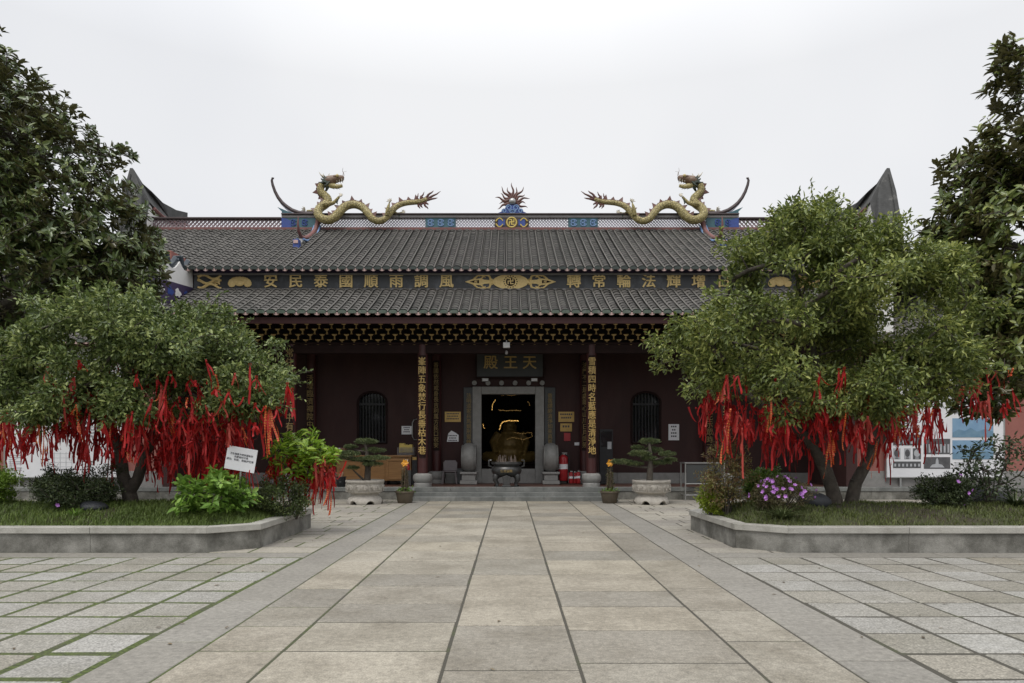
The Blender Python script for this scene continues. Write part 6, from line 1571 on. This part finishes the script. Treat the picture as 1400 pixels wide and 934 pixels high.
# ------------------------------------------------------------------ prayer ribbons
def ribbon_mesh(ln, wd, seed, kind):
    rs = random.Random(seed); V = []; Fq = []; st = [0]
    def strip(pts, a0, tw, w_, taper=True):
        b = len(V); n = len(pts)
        for k, p in enumerate(pts):
            t = k/(n-1); a = a0+tw*t+.5*math.sin(t*5+seed); w2 = w_*.5*(1 if t > .07 or not taper else .4)*(1-.25*abs(math.sin(t*6+seed)))
            V.append((p[0]-math.cos(a)*w2, p[1]-math.sin(a)*w2, p[2]+(rs.uniform(0,.025) if k == n-1 else 0))); V.append((p[0]+math.cos(a)*w2, p[1]+math.sin(a)*w2, p[2]))
            if k: Fq.append((b+2*k-2, b+2*k-1, b+2*k+1, b+2*k))
    def tail(l_, spread):
        ph = rs.uniform(0,6); dx, dy = rs.uniform(-spread,spread)*.8, rs.uniform(-spread,spread)*.8; sw = rs.uniform(.008,.03); n = 14
        strip([(dx*t*(1.4-.4*t)+sw*math.sin(ph+t*6)*t, dy*t*(1.4-.4*t)+sw*math.cos(ph*1.3+t*5)*t, -l_*t) for t in np.linspace(0,1,n)], rs.uniform(0,PI), rs.uniform(-2.2,2.2), wd)
    if kind == 'pair':
        tail(ln, .08); tail(ln*rs.uniform(.45,.98), .14)
    elif kind == 'bundle':
        for _ in range(rs.choice((4,5,6))): tail(ln*rs.uniform(.4,1.0), .14)
    elif kind == 'swag':
        w2 = ln*rs.uniform(.5,.9); h = rs.uniform(-.15,.15); sg = rs.uniform(.08,.28)
        strip([(w2*t, .03*math.sin(t*4), h*t-sg*4*t*(1-t)) for t in np.linspace(0,1,14)], 1.2, rs.uniform(-2,2), wd, False); tail(ln*.6, .08)
    b = len(V)
    for k in range(7):
        a = 2*PI*k/6; V += [(.022*math.cos(a), -wd*.35, .02+.03*math.sin(a)), (.022*math.cos(a), wd*.35, .02+.03*math.sin(a))]
        if k: Fq.append((b+2*k-2, b+2*k-1, b+2*k+1, b+2*k))
    return np.array(V), np.array(Fq)
def goldprint():
    m, t, b_ = nodes('red_ribbon_gold_print'); l = t.links
    tcn = t.nodes.new('ShaderNodeTexCoord'); sp = t.nodes.new('ShaderNodeSeparateXYZ'); l.new(tcn.outputs['Object'], sp.inputs[0])
    wv = t.nodes.new('ShaderNodeMath'); wv.operation = 'MULTIPLY'; wv.inputs[1].default_value = 24; l.new(sp.outputs[2], wv.inputs[0])
    fr = t.nodes.new('ShaderNodeMath'); fr.operation = 'FRACT'; l.new(wv.outputs[0], fr.inputs[0])
    gt = t.nodes.new('ShaderNodeMath'); gt.operation = 'GREATER_THAN'; gt.inputs[1].default_value = .45; l.new(fr.outputs[0], gt.inputs[0])
    nz = t.nodes.new('ShaderNodeTexNoise'); nz.inputs['Scale'].default_value = 90; l.new(tcn.outputs['Object'], nz.inputs['Vector'])
    g2 = t.nodes.new('ShaderNodeMath'); g2.operation = 'GREATER_THAN'; g2.inputs[1].default_value = .5; l.new(nz.outputs['Fac'], g2.inputs[0])
    mu = t.nodes.new('ShaderNodeMath'); mu.operation = 'MULTIPLY'; l.new(gt.outputs[0], mu.inputs[0]); l.new(g2.outputs[0], mu.inputs[1])
    mxx = t.nodes.new('ShaderNodeMixRGB'); l.new(mu.outputs[0], mxx.inputs[0]); mxx.inputs[1].default_value = (.40,.018,.010,1); mxx.inputs[2].default_value = (.55,.24,.035,1)
    l.new(mxx.outputs[0], b_.inputs['Base Color']); b_.inputs['Roughness'].default_value = .5; return m
M['ribbongold'] = goldprint()
protos = []
for i in range(34):
    kind = 'ribbongold' if i % 5 == 4 else ('ribbonpale' if i % 7 == 3 else 'ribbon')
    v, f = ribbon_mesh(random.choice((.22,.3,.38,.48,.6,.78)), random.uniform(.026,.048), i*13+5, ('pair','pair','bundle','swag','pair','bundle')[i % 6])
    me = bpy.data.meshes.new('prayer_ribbon'); me.from_pydata(v.tolist(), [], f.tolist()); me.materials.append(M[kind]); me.update(); protos.append((me, v, f, kind))
def ribbons(spots, label, group, nind, rest_label, flatZ=None):
    """spots sorted nearest first: the first nind are things, the rest one mesh"""
    spots = sorted(spots, key=lambda p: p[1]); RV = []; RF = []; b = 0
    for i, (x, y, z) in enumerate(spots):
        me, v, f, kind = random.choice(protos); sc_ = random.uniform(.7,1.15); a = random.uniform(0, 2*PI)
        if i < nind:
            o = bpy.data.objects.new('prayer_ribbon', me); COL.objects.link(o); o.location = (x,y,z); o.rotation_euler = (random.gauss(0,.09), random.gauss(0,.09), a); o.scale = (1,1,sc_); tag(o, label, 'ribbon', group)
        else:
            c, s_ = math.cos(a), math.sin(a); q = np.stack([v[:,0]*c-v[:,1]*s_+x, v[:,0]*s_+v[:,1]*c+y, v[:,2]*sc_+z], 1); RV.append(q); RF.append(f+b); b += len(q)
    if RV:
        o = np_mesh('ribbon_mass', np.concatenate(RV), np.concatenate(RF), M['ribbon']); tag(o, rest_label, 'ribbons', kind='stuff')
def spots(n, areas):
    out_ = []; wt = np.array([a[4] for a in areas], float); wt /= wt.sum()
    for _ in range(n):
        px0, px1, py0, py1, _w, D0, D1 = areas[rng.choice(len(areas), p=wt)]; D_ = random.uniform(D0, D1); p = at(random.uniform(px0,px1), random.uniform(py0,py1), D_); out_.append(tuple(p))
    return out_
ribbons(spots(680, [(-10,120,545,605,2.2,12.0,14.2),(110,230,550,620,2.6,11.9,14.2),(220,345,545,625,3.2,11.8,14.0),(330,400,525,570,.3,12.0,13.2),(60,360,495,545,.7,11.4,12.4),(200,330,590,640,1.6,12.2,13.8),(0,380,545,590,1.3,11.5,12.1)]),
        'red prayer ribbon with loose tails hanging from the left ribbon tree', 'red ribbons on the left ribbon tree' , 140, 'dense mass of red ribbons deep under the left ribbon tree crown')
ribbons(spots(360, [(960,1060,540,585,1.1,11.9,13.6),(1040,1140,540,610,2.4,11.8,14),(1130,1230,540,605,2.4,11.8,14),(1215,1290,530,590,1.4,11.9,13.8),(990,1270,500,545,.6,11.3,12.3),(945,1010,535,560,.3,11.9,12.6),(990,1270,545,590,1.2,11.4,12.0)]),
        'red prayer ribbon with loose tails hanging from the right ribbon tree', 'red ribbons on the right ribbon tree' , 92, 'mass of red ribbons deep under the right ribbon tree crown')
ribbons(spots(26, [(1300,1395,505,560,1,12.6,13.4)]),
        'red ribbon on the low branches of the dark glossy tree at the right edge', 'red ribbons on the right glossy tree', 26, '')
ribbons(spots(110, [(368,452,622,645,1.6,12.7,13.6),(425,458,642,655,1,12.7,13.4)]),
        'red prayer ribbon tied on the leaning whorled shrub at the planter end', 'red ribbons on the whorled shrub', 45, 'mass of red ribbons inside the whorled shrub')

# ------------------------------------------------------------------ fallen leaves on the paving
n = 170; P = []
while len(P) < n:
    x, y = random.uniform(-9,9), random.uniform(4.2,20.5)
    if 10.6 < y < 15 and abs(x) > 3.5: continue
    if random.random() < (.25 if abs(x) < 2.4 else .8): P.append((x,y,.008))
P = np.array(P); a = rng.uniform(0,2*PI,n); A = np.stack([np.cos(a), np.sin(a), rng.uniform(-.05,.15,n)],1)
v, f = leaf_geo(P, A, unit(np.array([0,0,1.])+rng.normal(size=(n,3))*.12), rng.uniform(.03,.075,n), rng.uniform(.014,.03,n), .1, .05)
o = np_mesh('fallen_leaves', v, f, leafmat('dry_leaf', (.05,.035,.018), (.10,.065,.03), (.19,.14,.06), .7, .0, cs=1)); tag(o, 'scattered small brown fallen leaves on the paving', 'leaves', kind='stuff')
